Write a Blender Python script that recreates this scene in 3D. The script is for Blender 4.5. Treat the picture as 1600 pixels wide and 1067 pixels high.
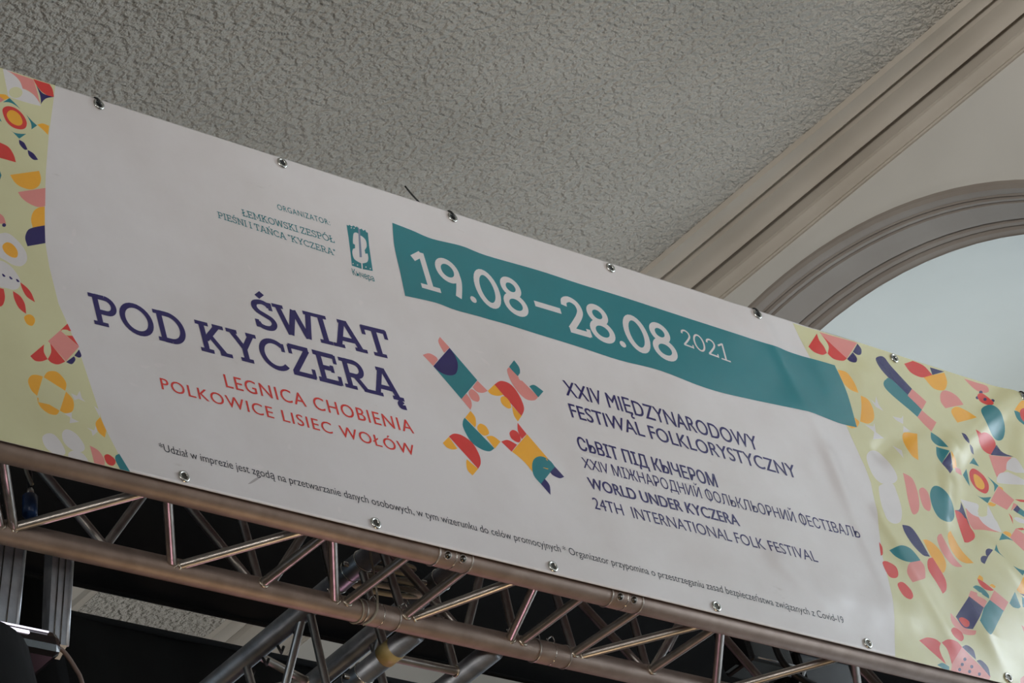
import bpy, bmesh, math, random, bisect
from mathutils import Vector, Matrix, noise
from mathutils.geometry import tessellate_polygon

C = bpy.context.scene.collection
S = bpy.context.scene
for o in list(bpy.data.objects): bpy.data.objects.remove(o)

# ------------------------------------------------------------------ camera, world, lights, exposure
cam = bpy.data.cameras.new('camera'); camo = bpy.data.objects.new('camera', cam); C.objects.link(camo)
cam.sensor_fit = 'HORIZONTAL'; cam.sensor_width = 36.0; cam.lens = 133.056
cam.clip_start = .1; cam.clip_end = 200
RIGHT = Vector((.7302020539, -.6409717179, -.2365591198))
DOWN = Vector((.2150294807, .5442390434, -.8109045480))
FWD = Vector((.6485115904, .5412569818, .5352322830))
camo.matrix_world = Matrix.Translation((-4.3804, -4.5620, 1.6529)) @ Matrix((
    (RIGHT.x, -DOWN.x, -FWD.x), (RIGHT.y, -DOWN.y, -FWD.y), (RIGHT.z, -DOWN.z, -FWD.z))).to_4x4()
S.camera = camo
S.view_settings.view_transform = 'Standard'; S.view_settings.look = 'None'
S.view_settings.gamma = 1.0; S.view_settings.use_curve_mapping = False
S.view_settings.exposure = -0.22
W = bpy.data.worlds.new('world'); S.world = W; W.use_nodes = True
W.node_tree.nodes['Background'].inputs[0].default_value = (.90, .94, 1.0, 1)
W.node_tree.nodes['Background'].inputs[1].default_value = WORLD_STRENGTH = .12

def area_light(name, loc, target, size, sizey, power, color, spread=180):
    l = bpy.data.lights.new(name, 'AREA'); l.shape = 'RECTANGLE'; l.size = size; l.size_y = sizey
    l.energy = power; l.color = color; l.spread = math.radians(spread)
    o = bpy.data.objects.new(name, l); C.objects.link(o); o.location = loc
    o.rotation_euler = (Vector(target)-Vector(loc)).to_track_quat('-Z', 'Y').to_euler()
    return o
def spot_light(name, loc, target, power, color, angle, radius=.08):
    l = bpy.data.lights.new(name, 'SPOT'); l.energy = power; l.color = color
    l.spot_size = math.radians(angle); l.spot_blend = .5; l.shadow_soft_size = radius
    o = bpy.data.objects.new(name, l); C.objects.link(o); o.location = loc
    o.rotation_euler = (Vector(target)-Vector(loc)).to_track_quat('-Z', 'Y').to_euler()
    return o
area_light('stage_wash_warm', (.9, .3, 1.4), (.9, .2, 5.5), .9, .4, 11, (1.0, .74, .46), 90)
spot_light('stage_spot_rose', (2.1, 2.5, 3.7), (.7, .25, 5.55), 46, (1.0, .55, .70), 70, .12)
area_light('stage_wash_cool', (-3.2, 1.0, 5.4), (.8, .6, 5.6), .6, .6, 14, (.62, .82, 1.0))
area_light('left_side_windows', (-6.9, -5.5, 4.0), (6.2, 1.6, 9.7), 3, 2, 54, (1.0, .95, .89), 34)  # added fill to brighten right wall and cornice; the left wall has no windows
area_light('front_wash', (-.6, -8.5, 3.0), (1.3, 0, 6.0), 1.6, 1.0, 4, (1.0, .96, .93), 34)  # added unseen fill, aimed at the banner to lift its tone
area_light('rear_windows', (1.0, 8.6, 5.0), (5.0, 6.2, 10.0), 3, 2, 24, (.96, .98, 1.0), 55)  # added fill for the ceiling behind the stage; the back wall has no windows


# ------------------------------------------------------------------ helpers
def link(name, me, mat=None, parent=None):
    o = bpy.data.objects.new(name, me); C.objects.link(o)
    if mat is not None:
        for m in (mat if isinstance(mat, list) else [mat]): me.materials.append(m)
    if parent is not None: o.parent = parent
    return o
def tag(o, label=None, cat=None, group=None, kind=None):
    if label: o['label'] = label
    if cat: o['category'] = cat
    if group: o['group'] = group
    if kind: o['kind'] = kind
    return o
def thing(name, label, cat, group=None, loc=(0, 0, 0)):
    o = bpy.data.objects.new(name, None); C.objects.link(o); o.location = loc
    o.empty_display_size = .1
    return tag(o, label, cat, group)
def mesh(name, vs, fs, smooth=False):
    me = bpy.data.meshes.new(name); me.from_pydata([tuple(v) for v in vs], [], fs); me.update()
    if smooth: me.polygons.foreach_set('use_smooth', [True]*len(me.polygons))
    return me
def box_data(x0, x1, y0, y1, z0, z1):
    vs = [(x, y, z) for z in (z0, z1) for y in (y0, y1) for x in (x0, x1)]
    return vs, [(0, 2, 3, 1), (4, 5, 7, 6), (0, 1, 5, 4), (2, 6, 7, 3), (0, 4, 6, 2), (1, 3, 7, 5)]
def box(name, dims, mat, parent=None, bevel=0):
    me = mesh(name, *box_data(*dims))
    if bevel:
        bm = bmesh.new(); bm.from_mesh(me)
        bmesh.ops.bevel(bm, geom=bm.edges[:], offset=bevel, segments=2, affect='EDGES', profile=.5)
        bm.to_mesh(me); bm.free()
    return link(name, me, mat, parent)
def tube_data(path, r, n=16, cap=True):
    """round tube along a list of points; r a number or a list"""
    P = [Vector(p) for p in path]; rs = r if isinstance(r, (list, tuple)) else [r]*len(P)
    vs, fs = [], []
    t0 = (P[1]-P[0]).normalized()
    up = Vector((0, 0, 1)) if abs(t0.z) < .9 else Vector((1, 0, 0))
    u = t0.cross(up).normalized()
    for i, p in enumerate(P):
        t = (P[min(i+1, len(P)-1)]-P[max(i-1, 0)]).normalized()
        u = (u-t*u.dot(t)).normalized(); v = t.cross(u)
        for k in range(n):
            a = 2*math.pi*k/n; vs.append(p+(u*math.cos(a)+v*math.sin(a))*rs[i])
    for i in range(len(P)-1):
        for k in range(n):
            a, b = i*n+k, i*n+(k+1) % n; fs.append((a, b, b+n, a+n))
    if cap:
        fs.append(tuple(range(n))[::-1]); fs.append(tuple(range((len(P)-1)*n, len(P)*n)))
    return vs, fs
def tube(name, path, r, mat, parent=None, n=16, cap=True):
    return link(name, mesh(name, *tube_data(path, r, n, cap), smooth=True), mat, parent)
def ring_data(c, axis, R, r, n=20, m=8):
    c = Vector(c); ax = Vector(axis).normalized()
    u = ax.orthogonal().normalized(); v = ax.cross(u); vs, fs = [], []
    for i in range(n):
        a = 2*math.pi*i/n; d = u*math.cos(a)+v*math.sin(a)
        for k in range(m):
            b = 2*math.pi*k/m; vs.append(c+d*(R+r*math.cos(b))+ax*r*math.sin(b))
    for i in range(n):
        for k in range(m):
            fs.append((i*m+k, i*m+(k+1) % m, ((i+1) % n)*m+(k+1) % m, ((i+1) % n)*m+k))
    return vs, fs
def ring(name, c, axis, R, r, mat, parent=None, n=20, m=8):
    return link(name, mesh(name, *ring_data(c, axis, R, r, n, m), smooth=True), mat, parent)
def smooth_path(pts, k=6):
    P = [Vector(p) for p in pts]; out = []
    for i in range(len(P)-1):
        a = P[max(i-1, 0)]; b = P[i]; c = P[i+1]; d = P[min(i+2, len(P)-1)]
        for j in range(k):
            t = j/k
            out.append(.5*((2*b)+(c-a)*t+(2*a-5*b+4*c-d)*t*t+(3*b-a-3*c+d)*t**3))
    out.append(P[-1]); return out

# ------------------------------------------------------------------ materials
def mat(name, color, rough=.5, metal=0., spec=.5):
    m = bpy.data.materials.new(name); m.use_nodes = True
    b = m.node_tree.nodes['Principled BSDF']
    b.inputs['Base Color'].default_value = (*color, 1); b.inputs['Roughness'].default_value = rough
    b.inputs['Metallic'].default_value = metal; b.inputs['Specular IOR Level'].default_value = spec
    return m
def srgb(r, g, b):
    f = lambda c: (c/255/12.92) if c/255 <= .04045 else ((c/255+.055)/1.055)**2.4
    return (f(r), f(g), f(b))
def add(m, t, **kw):
    n = m.node_tree.nodes.new(t)
    for k, v in kw.items():
        if k in n.inputs: n.inputs[k].default_value = v
        else: setattr(n, k, v)
    return n
def wire(m, a, ao, b, bi): m.node_tree.links.new(a.outputs[ao], b.inputs[bi])
def mottled(name, c1, c2, scale, rough=.6, metal=0., bump=0., bscale=None, bdist=.002, spec=.5, detail=4, lo=.35, hi=.65):
    m = mat(name, c1, rough, metal, spec); b = m.node_tree.nodes['Principled BSDF']
    g = add(m, 'ShaderNodeNewGeometry')
    n = add(m, 'ShaderNodeTexNoise', Scale=scale, Detail=detail); wire(m, g, 'Position', n, 'Vector')
    r = add(m, 'ShaderNodeValToRGB'); r.color_ramp.elements[0].position = lo; r.color_ramp.elements[1].position = hi
    r.color_ramp.elements[0].color = (*c1, 1); r.color_ramp.elements[1].color = (*c2, 1)
    wire(m, n, 'Fac', r, 'Fac'); wire(m, r, 'Color', b, 'Base Color')
    if bump:
        n2 = add(m, 'ShaderNodeTexNoise', Scale=bscale or scale, Detail=3.); wire(m, g, 'Position', n2, 'Vector')
        bp = add(m, 'ShaderNodeBump', Strength=bump, Distance=bdist)
        wire(m, n2, 'Fac', bp, 'Height'); wire(m, bp, 'Normal', b, 'Normal')
    return m

def plaster_rough():
    m = mat('roughcast_plaster', srgb(200, 196, 186), .95, 0, .1); b = m.node_tree.nodes['Principled BSDF']
    g = add(m, 'ShaderNodeNewGeometry')
    n1 = add(m, 'ShaderNodeTexNoise', Scale=34., Detail=2., Roughness=.5); wire(m, g, 'Position', n1, 'Vector')
    n3 = add(m, 'ShaderNodeTexNoise', Scale=55., Detail=2.); wire(m, g, 'Position', n3, 'Vector')
    rr = add(m, 'ShaderNodeValToRGB'); rr.color_ramp.interpolation = 'EASE'; rr.color_ramp.elements[0].position = .25; rr.color_ramp.elements[1].position = .75
    wire(m, n1, 'Fac', rr, 'Fac')
    mx = add(m, 'ShaderNodeMath', operation='MULTIPLY_ADD'); mx.inputs[1].default_value = .22
    wire(m, n3, 'Fac', mx, 0); wire(m, rr, 'Color', mx, 2)
    bp = add(m, 'ShaderNodeBump', Strength=1., Distance=PLASTER_BUMP); wire(m, mx, 0, bp, 'Height'); wire(m, bp, 'Normal', b, 'Normal')
    n2 = add(m, 'ShaderNodeTexNoise', Scale=1.1, Detail=5.); wire(m, g, 'Position', n2, 'Vector')
    r = add(m, 'ShaderNodeValToRGB'); r.color_ramp.elements[0].position = .3; r.color_ramp.elements[1].position = .7
    r.color_ramp.elements[0].color = (*srgb(190, 184, 174), 1); r.color_ramp.elements[1].color = (*srgb(210, 204, 194), 1)
    wire(m, n2, 'Fac', r, 'Fac'); wire(m, r, 'Color', b, 'Base Color')
    return m
PLASTER_BUMP = .017
M = {}
M['rough'] = plaster_rough()
M['wall'] = mottled('painted_wall', srgb(206, 204, 198), srgb(214, 212, 206), 1.3, .85)
M['cornice'] = mottled('cornice_paint', srgb(190, 181, 168), srgb(200, 192, 180), 2.0, .6)
M['niche'] = mottled('niche_plaster', srgb(222, 226, 222), srgb(232, 235, 231), .9, .8)
M['floor'] = mottled('brown_floor', srgb(92, 70, 54), srgb(108, 84, 64), 2., .5)
M['alu'] = mottled('worn_aluminium', srgb(160, 154, 148), srgb(180, 174, 168), 26., .38, .92, .2, 60., .0004)
M['alu_dull'] = mottled('dull_aluminium', srgb(142, 126, 116), srgb(158, 142, 132), 22., .58, .75, .2, 60., .0004)
M['alu_cool'] = mottled('cool_aluminium', srgb(120, 123, 128), srgb(146, 148, 152), 24., .42, .92, .2, 60., .0004)
M['arch'] = mottled('arch_paint', srgb(150, 141, 133), srgb(160, 152, 144), 2.0, .6)
M['alu_pale'] = mottled('drawn_aluminium', srgb(180, 184, 190), srgb(205, 208, 212), 30., .4, .8)
M['bead'] = mat('weld_metal', srgb(190, 180, 165), .35, 1.)
M['steel'] = mat('bright_steel', srgb(200, 198, 192), .25, 1.)
M['dark_steel'] = mat('dark_steel', srgb(80, 76, 70), .35, 1.)
M['cloth'] = mottled('black_cloth', (.0035, .0035, .004), (.006, .006, .006), 8., .9, spec=.15)
M['black'] = mottled('black_paint', (.006, .006, .007), (.012, .012, .013), 14., .4)
M['gloss'] = mat('black_gloss', (.01, .01, .012), .12)
M['bluep'] = mat('blue_plastic', (.01, .035, .11), .35)
M['tape'] = mottled('yellow_tape', srgb(150, 132, 84), srgb(166, 148, 98), 40., .5)
M['cord'] = mat('pale_cord', srgb(150, 144, 130), .7)
M['white'] = mat('white_strap', srgb(225, 228, 230), .5)
M['drop'] = mat('black_rubber', (.008, .008, .008), .5)
def pane(PANE):
    m = bpy.data.materials.new('daylight_pane'); m.use_nodes = True; b = m.node_tree.nodes['Principled BSDF']
    b.inputs['Base Color'].default_value = (.8, .85, .9, 1); b.inputs['Roughness'].default_value = .2
    b.inputs['Emission Color'].default_value = (.80, .90, 1, 1); b.inputs['Emission Strength'].default_value = PANE
    return m
M['pane'] = pane(2.9); M["pane_sunny"] = pane(11.)  # second pane glows stronger in the unseen bays, raised for the banner's sheen
M['led'] = mat('lit_strip', (1, 1, 1)); M['led'].node_tree.nodes['Principled BSDF'].inputs['Emission Color'].default_value = (.9, .85, 1, 1); M['led'].node_tree.nodes['Principled BSDF'].inputs['Emission Strength'].default_value = 1.2  # emission draws the bright highlight along the lantern's glossy housing

def vinyl(name, col, stain=0.):
    """printed banner vinyl: satin gloss, faint dirt and fine creases that run through every colour alike"""
    m = mat('vinyl_'+name, col, .26, 0, .55); b = m.node_tree.nodes['Principled BSDF']
    g = add(m, 'ShaderNodeNewGeometry')
    n = add(m, 'ShaderNodeTexNoise', Scale=2.2, Detail=6., Roughness=.6); wire(m, g, 'Position', n, 'Vector')
    r = add(m, 'ShaderNodeValToRGB'); r.color_ramp.elements[0].position = .3; r.color_ramp.elements[1].position = .62
    d = tuple(c*f for c, f in zip(col, (.88, .86, .84)))
    r.color_ramp.elements[0].color = (*d, 1); r.color_ramp.elements[1].color = (*col, 1)
    wire(m, n, 'Fac', r, 'Fac'); src = r
    if stain:   # brownish scuffs
        mp = add(m, 'ShaderNodeMapping'); mp.inputs['Scale'].default_value = (5., 1., 13.); mp.inputs['Rotation'].default_value = (0, .35, 0)
        wire(m, g, 'Position', mp, 'Vector')
        n2 = add(m, 'ShaderNodeTexNoise', Scale=1.3, Detail=7., Roughness=.7); wire(m, mp, 'Vector', n2, 'Vector')
        r2 = add(m, 'ShaderNodeValToRGB'); r2.color_ramp.elements[0].position = .64; r2.color_ramp.elements[1].position = .78
        wire(m, n2, 'Fac', r2, 'Fac')
        ml = add(m, 'ShaderNodeMath', operation='MULTIPLY'); ml.inputs[1].default_value = stain; wire(m, r2, 'Color', ml, 0)
        mx = m.node_tree.nodes.new('ShaderNodeMix'); mx.data_type = 'RGBA'
        m.node_tree.links.new(ml.outputs[0], mx.inputs[0]); m.node_tree.links.new(r.outputs['Color'], mx.inputs[6])
        mx.inputs[7].default_value = (*srgb(150, 134, 124), 1); m.node_tree.links.new(mx.outputs[2], b.inputs['Base Color'])
    else: wire(m, src, 'Color', b, 'Base Color')
    n3 = add(m, 'ShaderNodeTexNoise', Scale=9., Detail=4., Roughness=.55); wire(m, g, 'Position', n3, 'Vector')
    bp = add(m, 'ShaderNodeBump', Strength=.5, Distance=.0012); wire(m, n3, 'Fac', bp, 'Height'); wire(m, bp, 'Normal', b, 'Normal')
    return m
INK = dict(white=srgb(210, 203, 201), cream=srgb(204, 198, 156), O=srgb(232, 164, 44), R=srgb(206, 56, 50), P=srgb(216, 134, 126),
           T=srgb(32, 116, 124), N=srgb(33, 17, 86), K=srgb(58, 58, 66), D=srgb(168, 160, 158), F=srgb(214, 206, 204), G=srgb(120, 130, 150))
V = {k: vinyl(k, c, .5 if k == 'white' else 0) for k, c in INK.items()}
V['W'] = V['white']; V['Y'] = V['cream']

# ------------------------------------------------------------------ traced print, in metres on the banner (x to the right, z up)
SHAPES = [
 ('L','W',3,[-.2349,6.501,1,-.2199,6.5061,1,-.2059,6.4933,0,-.1955,6.4793,0,-.1928,6.4634,1,-.1779,6.46,0,-.1615,6.4504,0,-.1531,6.4298,1,-.1896,6.4272,0,-.2358,6.4276,1,-.2354,6.4624,0]),
 ('L','P',4,[-.2264,6.5004,1,-.1588,6.4986,1,-.1554,6.4717,0,-.1543,6.4371,1,-.1657,6.4543,0,-.1791,6.462,0,-.1928,6.4634,1,-.1965,6.4824,0,-.2105,6.4952,0]),
 ('L','R',5,[-.1585,6.5001,1,-.1169,6.5,1,-.1117,6.488,0,-.1126,6.4676,1,-.125,6.465,0,-.1436,6.4721,0,-.1544,6.4878,0]),
 ('L','N',6,[-.1542,6.4854,1,-.144,6.4702,0,-.1314,6.4663,0,-.1133,6.4674,1,-.1333,6.4573,0,-.1459,6.4451,0,-.1524,6.4349,1,-.1496,6.4596,0]),
 ('L','Y',7,[-.1955,6.4521,0,-.2031,6.4392,0,-.2171,6.4303,0,-.2292,6.4306,0,-.2324,6.4398,0,-.2247,6.4527,0,-.2107,6.4616,0,-.1986,6.4614,0]),
 ('L','O',8,[-.2572,6.4274,1,-.2418,6.4308,0,-.2338,6.4248,1,-.2483,6.4148,1,-.2602,6.4126,1]),
 ('L','P',9,[-.2587,6.42,1,-.249,6.4146,1,-.262,6.4034,1]),
 ('L','T',10,[-.2338,6.4248,1,-.2219,6.4148,0,-.2105,6.403,1,-.2245,6.4106,0,-.2373,6.4122,0,-.2531,6.4074,1]),
 ('L','T',11,[-.1983,6.3932,1,-.1862,6.3799,0,-.1752,6.372,1,-.1928,6.356,1,-.1909,6.3732,0]),
 ('L','T',12,[-.252,6.3397,1,-.242,6.3327,0,-.2269,6.3341,0,-.2095,6.339,1,-.2308,6.3199,1]),
 ('L','R',13,[-.2591,6.3854,0,-.2447,6.3997,0,-.2246,6.4019,0,-.2085,6.3916,0,-.2014,6.3732,0,-.2077,6.3557,0,-.2228,6.3464,0,-.2425,6.3462,0,-.2563,6.3589,0]),
 ('L','O',14,[-.2487,6.3802,0,-.2382,6.3916,0,-.2248,6.3925,0,-.215,6.3843,0,-.2124,6.3696,0,-.2185,6.3591,0,-.2293,6.3546,0,-.2434,6.3579,0,-.2502,6.3694,0]),
 ('L','T',15,[-.2712,6.3626,1,-.2675,6.3518,1,-.273,6.3534,1]),
 ('L','N',16,[-.232,6.3171,1,-.2199,6.3124,0,-.2149,6.297,1,-.2236,6.2942,0,-.2329,6.3049,0]),
 ('L','N',17,[-.2151,6.2959,1,-.2013,6.291,0,-.1926,6.2774,1,-.2049,6.2736,0,-.2147,6.2817,0]),
 ('L','O',18,[-.1747,6.3742,1,-.1591,6.3824,0,-.1434,6.3809,1,-.1516,6.3548,1,-.1627,6.365,0]),
 ('L','R',19,[-.2851,6.2934,1,-.264,6.2882,0,-.2545,6.2709,0,-.2528,6.2521,1,-.2935,6.2512,1]),
 ('L','T',20,[-.2999,6.2197,1,-.2976,6.2053,1,-.3066,6.1858,1]),
 ('L','O',21,[-.275,6.2133,1,-.1965,6.2477,1,-.1957,6.2284,0,-.2058,6.2067,0,-.227,6.1908,0,-.2517,6.1893,0,-.2664,6.1965,0]),
 ('L','P',3,[-.2641,6.1731,1,-.1895,6.206,1,-.2006,6.1563,1,-.2212,6.1484,0,-.2432,6.1518,0,-.2576,6.1608,0]),
 ('L','O',4,[-.2019,6.1549,1,-.2125,6.1045,1,-.2448,6.0893,1,-.2448,6.1098,0,-.2342,6.1329,0,-.2181,6.1477,0]),
 ('L','N',5,[-.2125,6.1045,1,-.2208,6.0575,1,-.2688,6.036,1,-.2704,6.0561,0,-.2603,6.0772,0,-.2448,6.0893,0]),
 ('L','P',6,[-.3234,6.1022,1,-.3142,6.0958,0,-.3119,6.08,1,-.329,6.0743,1]),
 ('L','N',7,[-.3124,6.0759,0,-.3146,6.072,0,-.3185,6.0696,0,-.3218,6.0699,0,-.3226,6.0729,0,-.3204,6.0768,0,-.3165,6.0793,0,-.3132,6.0789,0]),
 ('L','W',8,[-.3607,6.0298,0,-.3315,6.0494,0,-.3111,6.0557,0,-.2912,6.0435,0,-.2765,6.0217,0,-.2781,5.9984,0,-.2947,5.98,0,-.3144,5.9767,0,-.3322,5.9829,0,-.3468,5.9884,0,-.3595,6.0042,0]),
 ('L','O',9,[-.3329,6.0184,0,-.3192,6.0315,0,-.3052,6.0296,0,-.2969,6.0158,0,-.3018,5.9997,0,-.3153,5.9959,0,-.3297,6.0031,0]),
 ('L','W',10,[-.3676,5.9631,0,-.3472,5.9786,0,-.3275,5.9746,0,-.3142,5.9622,0,-.3056,5.9421,0,-.3128,5.9224,0,-.3274,5.9129,0,-.3433,5.9123,0,-.3605,5.9122,0,-.3744,5.9291,0]),
 ('L','N',11,[-.3485,5.9454,0,-.3452,5.9463,0,-.341,5.9424,0,-.3427,5.94,0,-.3471,5.94,0]),
 ('L','N',12,[-.3319,5.9437,0,-.3285,5.9446,0,-.3243,5.9407,0,-.326,5.9383,0,-.3304,5.9383,0]),
 ('L','N',13,[-.3158,5.9418,0,-.3125,5.9427,0,-.3082,5.9388,0,-.31,5.9363,0,-.3144,5.9364,0]),
 ('L','R',14,[-.3067,5.9369,1,-.2927,5.928,0,-.284,5.9159,0,-.2797,5.8957,1,-.2976,5.9042,0,-.3051,5.9213,0]),
 ('L','R',15,[-.3298,5.909,1,-.314,5.9012,0,-.3064,5.8841,0,-.3083,5.8597,1,-.3236,5.8699,0,-.3304,5.8903,0]),
 ('L','R',16,[-.3624,5.9076,1,-.3519,5.9083,1,-.353,5.8872,0,-.3617,5.8674,0,-.3721,5.8591,1]),
 ('L','O',17,[-.3151,5.85,0,-.3018,5.8605,0,-.2913,5.858,0,-.2897,5.8473,0,-.2995,5.8335,0,-.3119,5.835,0]),
 ('L','R',3,[-.2082,5.8632,1,-.203,5.8464,1,-.2305,5.8408,1]),
 ('L','P',4,[-.2305,5.8408,1,-.1914,5.8113,1,-.2326,5.7659,1,-.2676,5.805,1]),
 ('L','R',5,[-.2183,5.8326,1,-.202,5.8352,1,-.1907,5.8115,1]),
 ('L','Y',6,[-.2264,5.8437,1,-.2101,5.8463,0,-.2034,5.8352,1,-.2183,5.8326,0]),
 ('L','R',7,[-.2791,5.7943,1,-.3201,5.7558,1,-.3106,5.7473,0,-.2947,5.7498,0,-.2779,5.7593,1,-.2836,5.7749,0]),
 ('L','R',8,[-.2632,5.8009,1,-.2346,5.7647,1,-.2545,5.7527,0,-.27,5.7528,0,-.2779,5.7593,1,-.2653,5.7797,0]),
 ('L','N',9,[-.233,5.7641,1,-.2096,5.784,1,-.2079,5.7758,0,-.2195,5.7624,0]),
 ('L','N',10,[-.2084,5.786,1,-.1928,5.8046,1,-.1899,5.7908,0,-.1974,5.7837,0]),
 ('L','O',11,[-.299,5.7129,1,-.3235,5.661,1,-.3348,5.6716,0,-.3387,5.6909,0,-.3292,5.7068,0,-.3143,5.713,0]),
 ('L','O',12,[-.2976,5.7115,1,-.2838,5.728,0,-.262,5.7336,0,-.2475,5.721,0,-.244,5.7082,0,-.2504,5.6913,1]),
 ('L','O',13,[-.2489,5.6899,1,-.2364,5.6761,0,-.2366,5.6591,0,-.2452,5.6434,0,-.2623,5.6358,0,-.2746,5.6388,1]),
 ('L','O',14,[-.3242,5.6575,1,-.2754,5.6387,1,-.2847,5.6269,0,-.3023,5.6243,0,-.3176,5.6322,0,-.3247,5.6439,0]),
 ('L','W',15,[-.2371,5.6888,1,-.2239,5.686,1,-.2138,5.7005,1,-.2122,5.6838,1,-.2052,5.6764,1,-.2218,5.6797,1,-.2317,5.6739,1]),
 ('L','W',16,[-.2645,5.6336,1,-.2456,5.6416,1,-.2487,5.6274,1,-.2324,5.623,1,-.2568,5.6136,1,-.2519,5.6283,1]),
 ('L','W',17,[-.2155,5.6136,1,-.1988,5.6109,1,-.1902,5.6265,1,-.1915,5.6093,1,-.2054,5.5965,1,-.2058,5.6075,1]),
 ('L','W',18,[-.1853,5.6718,1,-.1731,5.664,1,-.177,5.6467,1]),
 ('L','W',19,[-.3324,5.5619,0,-.3159,5.5759,0,-.2992,5.5749,0,-.2861,5.5564,0,-.2835,5.5371,0,-.3025,5.5277,0,-.3272,5.5384,0]),
 ('L','W',20,[-.2808,5.5844,0,-.2672,5.597,0,-.2477,5.5924,0,-.2342,5.5755,0,-.2326,5.5592,0,-.2468,5.5492,0,-.2669,5.551,0,-.2811,5.5643,0]),
 ('L','W',21,[-.2767,5.5371,0,-.2604,5.5493,0,-.2403,5.5474,0,-.2301,5.5315,0,-.2364,5.5184,0,-.2708,5.5169,0]),
 ('L','O',22,[-.1761,5.6476,1,-.1676,5.6185,1,-.1753,5.5998,1,-.1886,5.61,0,-.1912,5.6297,0]),
 ('L','P',23,[-.218,5.571,1,-.1989,5.5639,0,-.189,5.5461,0,-.1922,5.5287,1,-.2158,5.5265,1]),
 ('L','R',24,[-.1874,5.5532,0,-.1771,5.5607,0,-.1644,5.5553,0,-.1613,5.546,0,-.1706,5.5354,0,-.1841,5.5373,0]),
 ('L','T',25,[-.1609,5.5511,0,-.1577,5.5619,0,-.1475,5.5687,1,-.1263,5.524,1,-.1494,5.522,1,-.1564,5.5371,0]),
 ('M','P',3,[.8508,6.1121,1,.872,6.0893,1,.8499,6.0686,1,.8429,6.0861,0,.842,6.0994,0]),
 ('M','P',4,[.7801,6.045,1,.8017,6.0551,0,.82,6.0509,0,.8239,6.043,1,.8039,6.0222,1]),
 ('M','T',5,[.8717,6.0883,1,.9318,6.0171,1,.8639,5.9501,1,.8036,6.0213,1]),
 ('M','N',6,[.8717,6.0883,1,.8822,6.0694,0,.883,6.0449,0,.869,6.0189,0,.8459,6.0077,0,.8219,6.0091,0,.8036,6.0213,1]),
 ('M','P',7,[.9315,6.0161,1,.9557,5.9949,1,.9376,5.985,0,.9198,5.9837,0,.9103,5.9929,1]),
 ('M','P',8,[.8639,5.9501,1,.8847,5.9695,1,.8928,5.956,0,.8913,5.9401,0,.883,5.9261,1]),
 ('M','P',9,[.8919,5.9735,0,.9059,5.9868,0,.9206,5.9785,0,.9225,5.9656,0,.9134,5.9553,0,.8966,5.9569,0]),
 ('M','O',10,[.9557,5.9949,1,.9833,6.019,1,1.0039,5.9972,1,.9836,5.9885,0,.9634,5.9879,0]),
 ('M','R',11,[.9833,6.019,1,1.0086,6.0353,0,1.0381,6.0329,0,1.0553,6.0079,0,1.0587,5.975,0,1.0425,5.9499,1]),
 ('M','O',12,[1.021,5.9724,1,1.0425,5.9499,1,1.0252,5.9309,1,1.0178,5.947,0]),
 ('M','O',13,[.991,5.985,0,1.0051,5.993,0,1.0168,5.9825,0,1.0167,5.9668,0,1.0047,5.9607,0,.9899,5.9691,0]),
 ('M','T',14,[1.0499,6.0849,1,1.0728,6.1087,1,1.0827,6.0921,0,1.0798,6.0753,0,1.0683,6.0633,1]),
 ('M','P',15,[1.0494,6.0835,1,1.1169,6.0202,1,1.1008,6.0071,0,1.0742,6.0036,0,1.0538,6.0188,0,1.0401,6.047,0,1.039,6.0717,0]),
 ('M','T',16,[1.0978,6.0444,1,1.1155,6.0517,0,1.1389,6.0403,1,1.1164,6.0187,1]),
 ('M','O',17,[.8822,5.9237,1,.8915,5.9092,0,.8874,5.8884,0,.8814,5.8804,1,.8591,5.8999,1]),
 ('M','T',18,[.8576,5.8995,1,.9249,5.836,1,.9063,5.8237,0,.8817,5.8236,0,.8567,5.8372,0,.8447,5.8692,0,.849,5.8878,0]),
 ('M','O',19,[.8889,5.8822,0,.9018,5.895,0,.9179,5.8914,0,.9215,5.8747,0,.9043,5.8639,0,.8913,5.8696,0]),
 ('M','O',20,[.9088,5.8628,1,.9306,5.8694,0,.9508,5.8598,1,.9257,5.8353,1]),
 ('M','R',21,[.7918,5.8347,1,.811,5.8467,0,.8355,5.8474,0,.8605,5.8337,0,.8712,5.8059,0,.8681,5.7834,0,.8555,5.7666,1]),
 ('M','O',22,[.7916,5.8337,1,.8084,5.807,1,.7921,5.801,0,.7758,5.8027,0,.7677,5.8124,1]),
 ('M','O',23,[.8282,5.7849,1,.8555,5.7666,1,.8324,5.7441,1,.8214,5.7553,0,.823,5.7729,0]),
 ('M','R',24,[1.023,5.9273,1,1.0423,5.9017,1,1.0212,5.8833,1,1.0165,5.9043,0]),
 ('M','R',25,[.9524,5.8601,1,.9755,5.8701,0,1.0009,5.8638,1,.9771,5.8397,1]),
 ('M','R',26,[.9871,5.8905,0,1.001,5.9028,0,1.015,5.8995,0,1.0187,5.8849,0,1.0083,5.8713,0,.9898,5.8757,0]),
 ('M','O',27,[1.0434,5.9019,1,1.1042,5.8308,1,1.0421,5.7715,1,1.0163,5.8116,0,.997,5.829,0,.9782,5.8399,1]),
 ('M','T',28,[1.1042,5.8308,1,1.0418,5.7706,1,1.0266,5.7899,0,1.0306,5.8171,0,1.0451,5.8381,0,1.069,5.8495,0,1.0927,5.8449,0]),
 ('M','N',29,[1.1042,5.8308,1,1.1253,5.8092,1,1.1085,5.8013,0,1.0893,5.8044,0,1.0828,5.8108,1]),
 ('M','N',30,[1.0418,5.7706,1,1.0588,5.7885,1,1.0688,5.7733,0,1.0625,5.7469,1]),
 ('R','O',2,[2.2507,6.3856,1,2.2837,6.386,0,2.2991,6.36,0,2.3021,6.3283,1,2.2741,6.332,0,2.2549,6.3488,0]),
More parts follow.
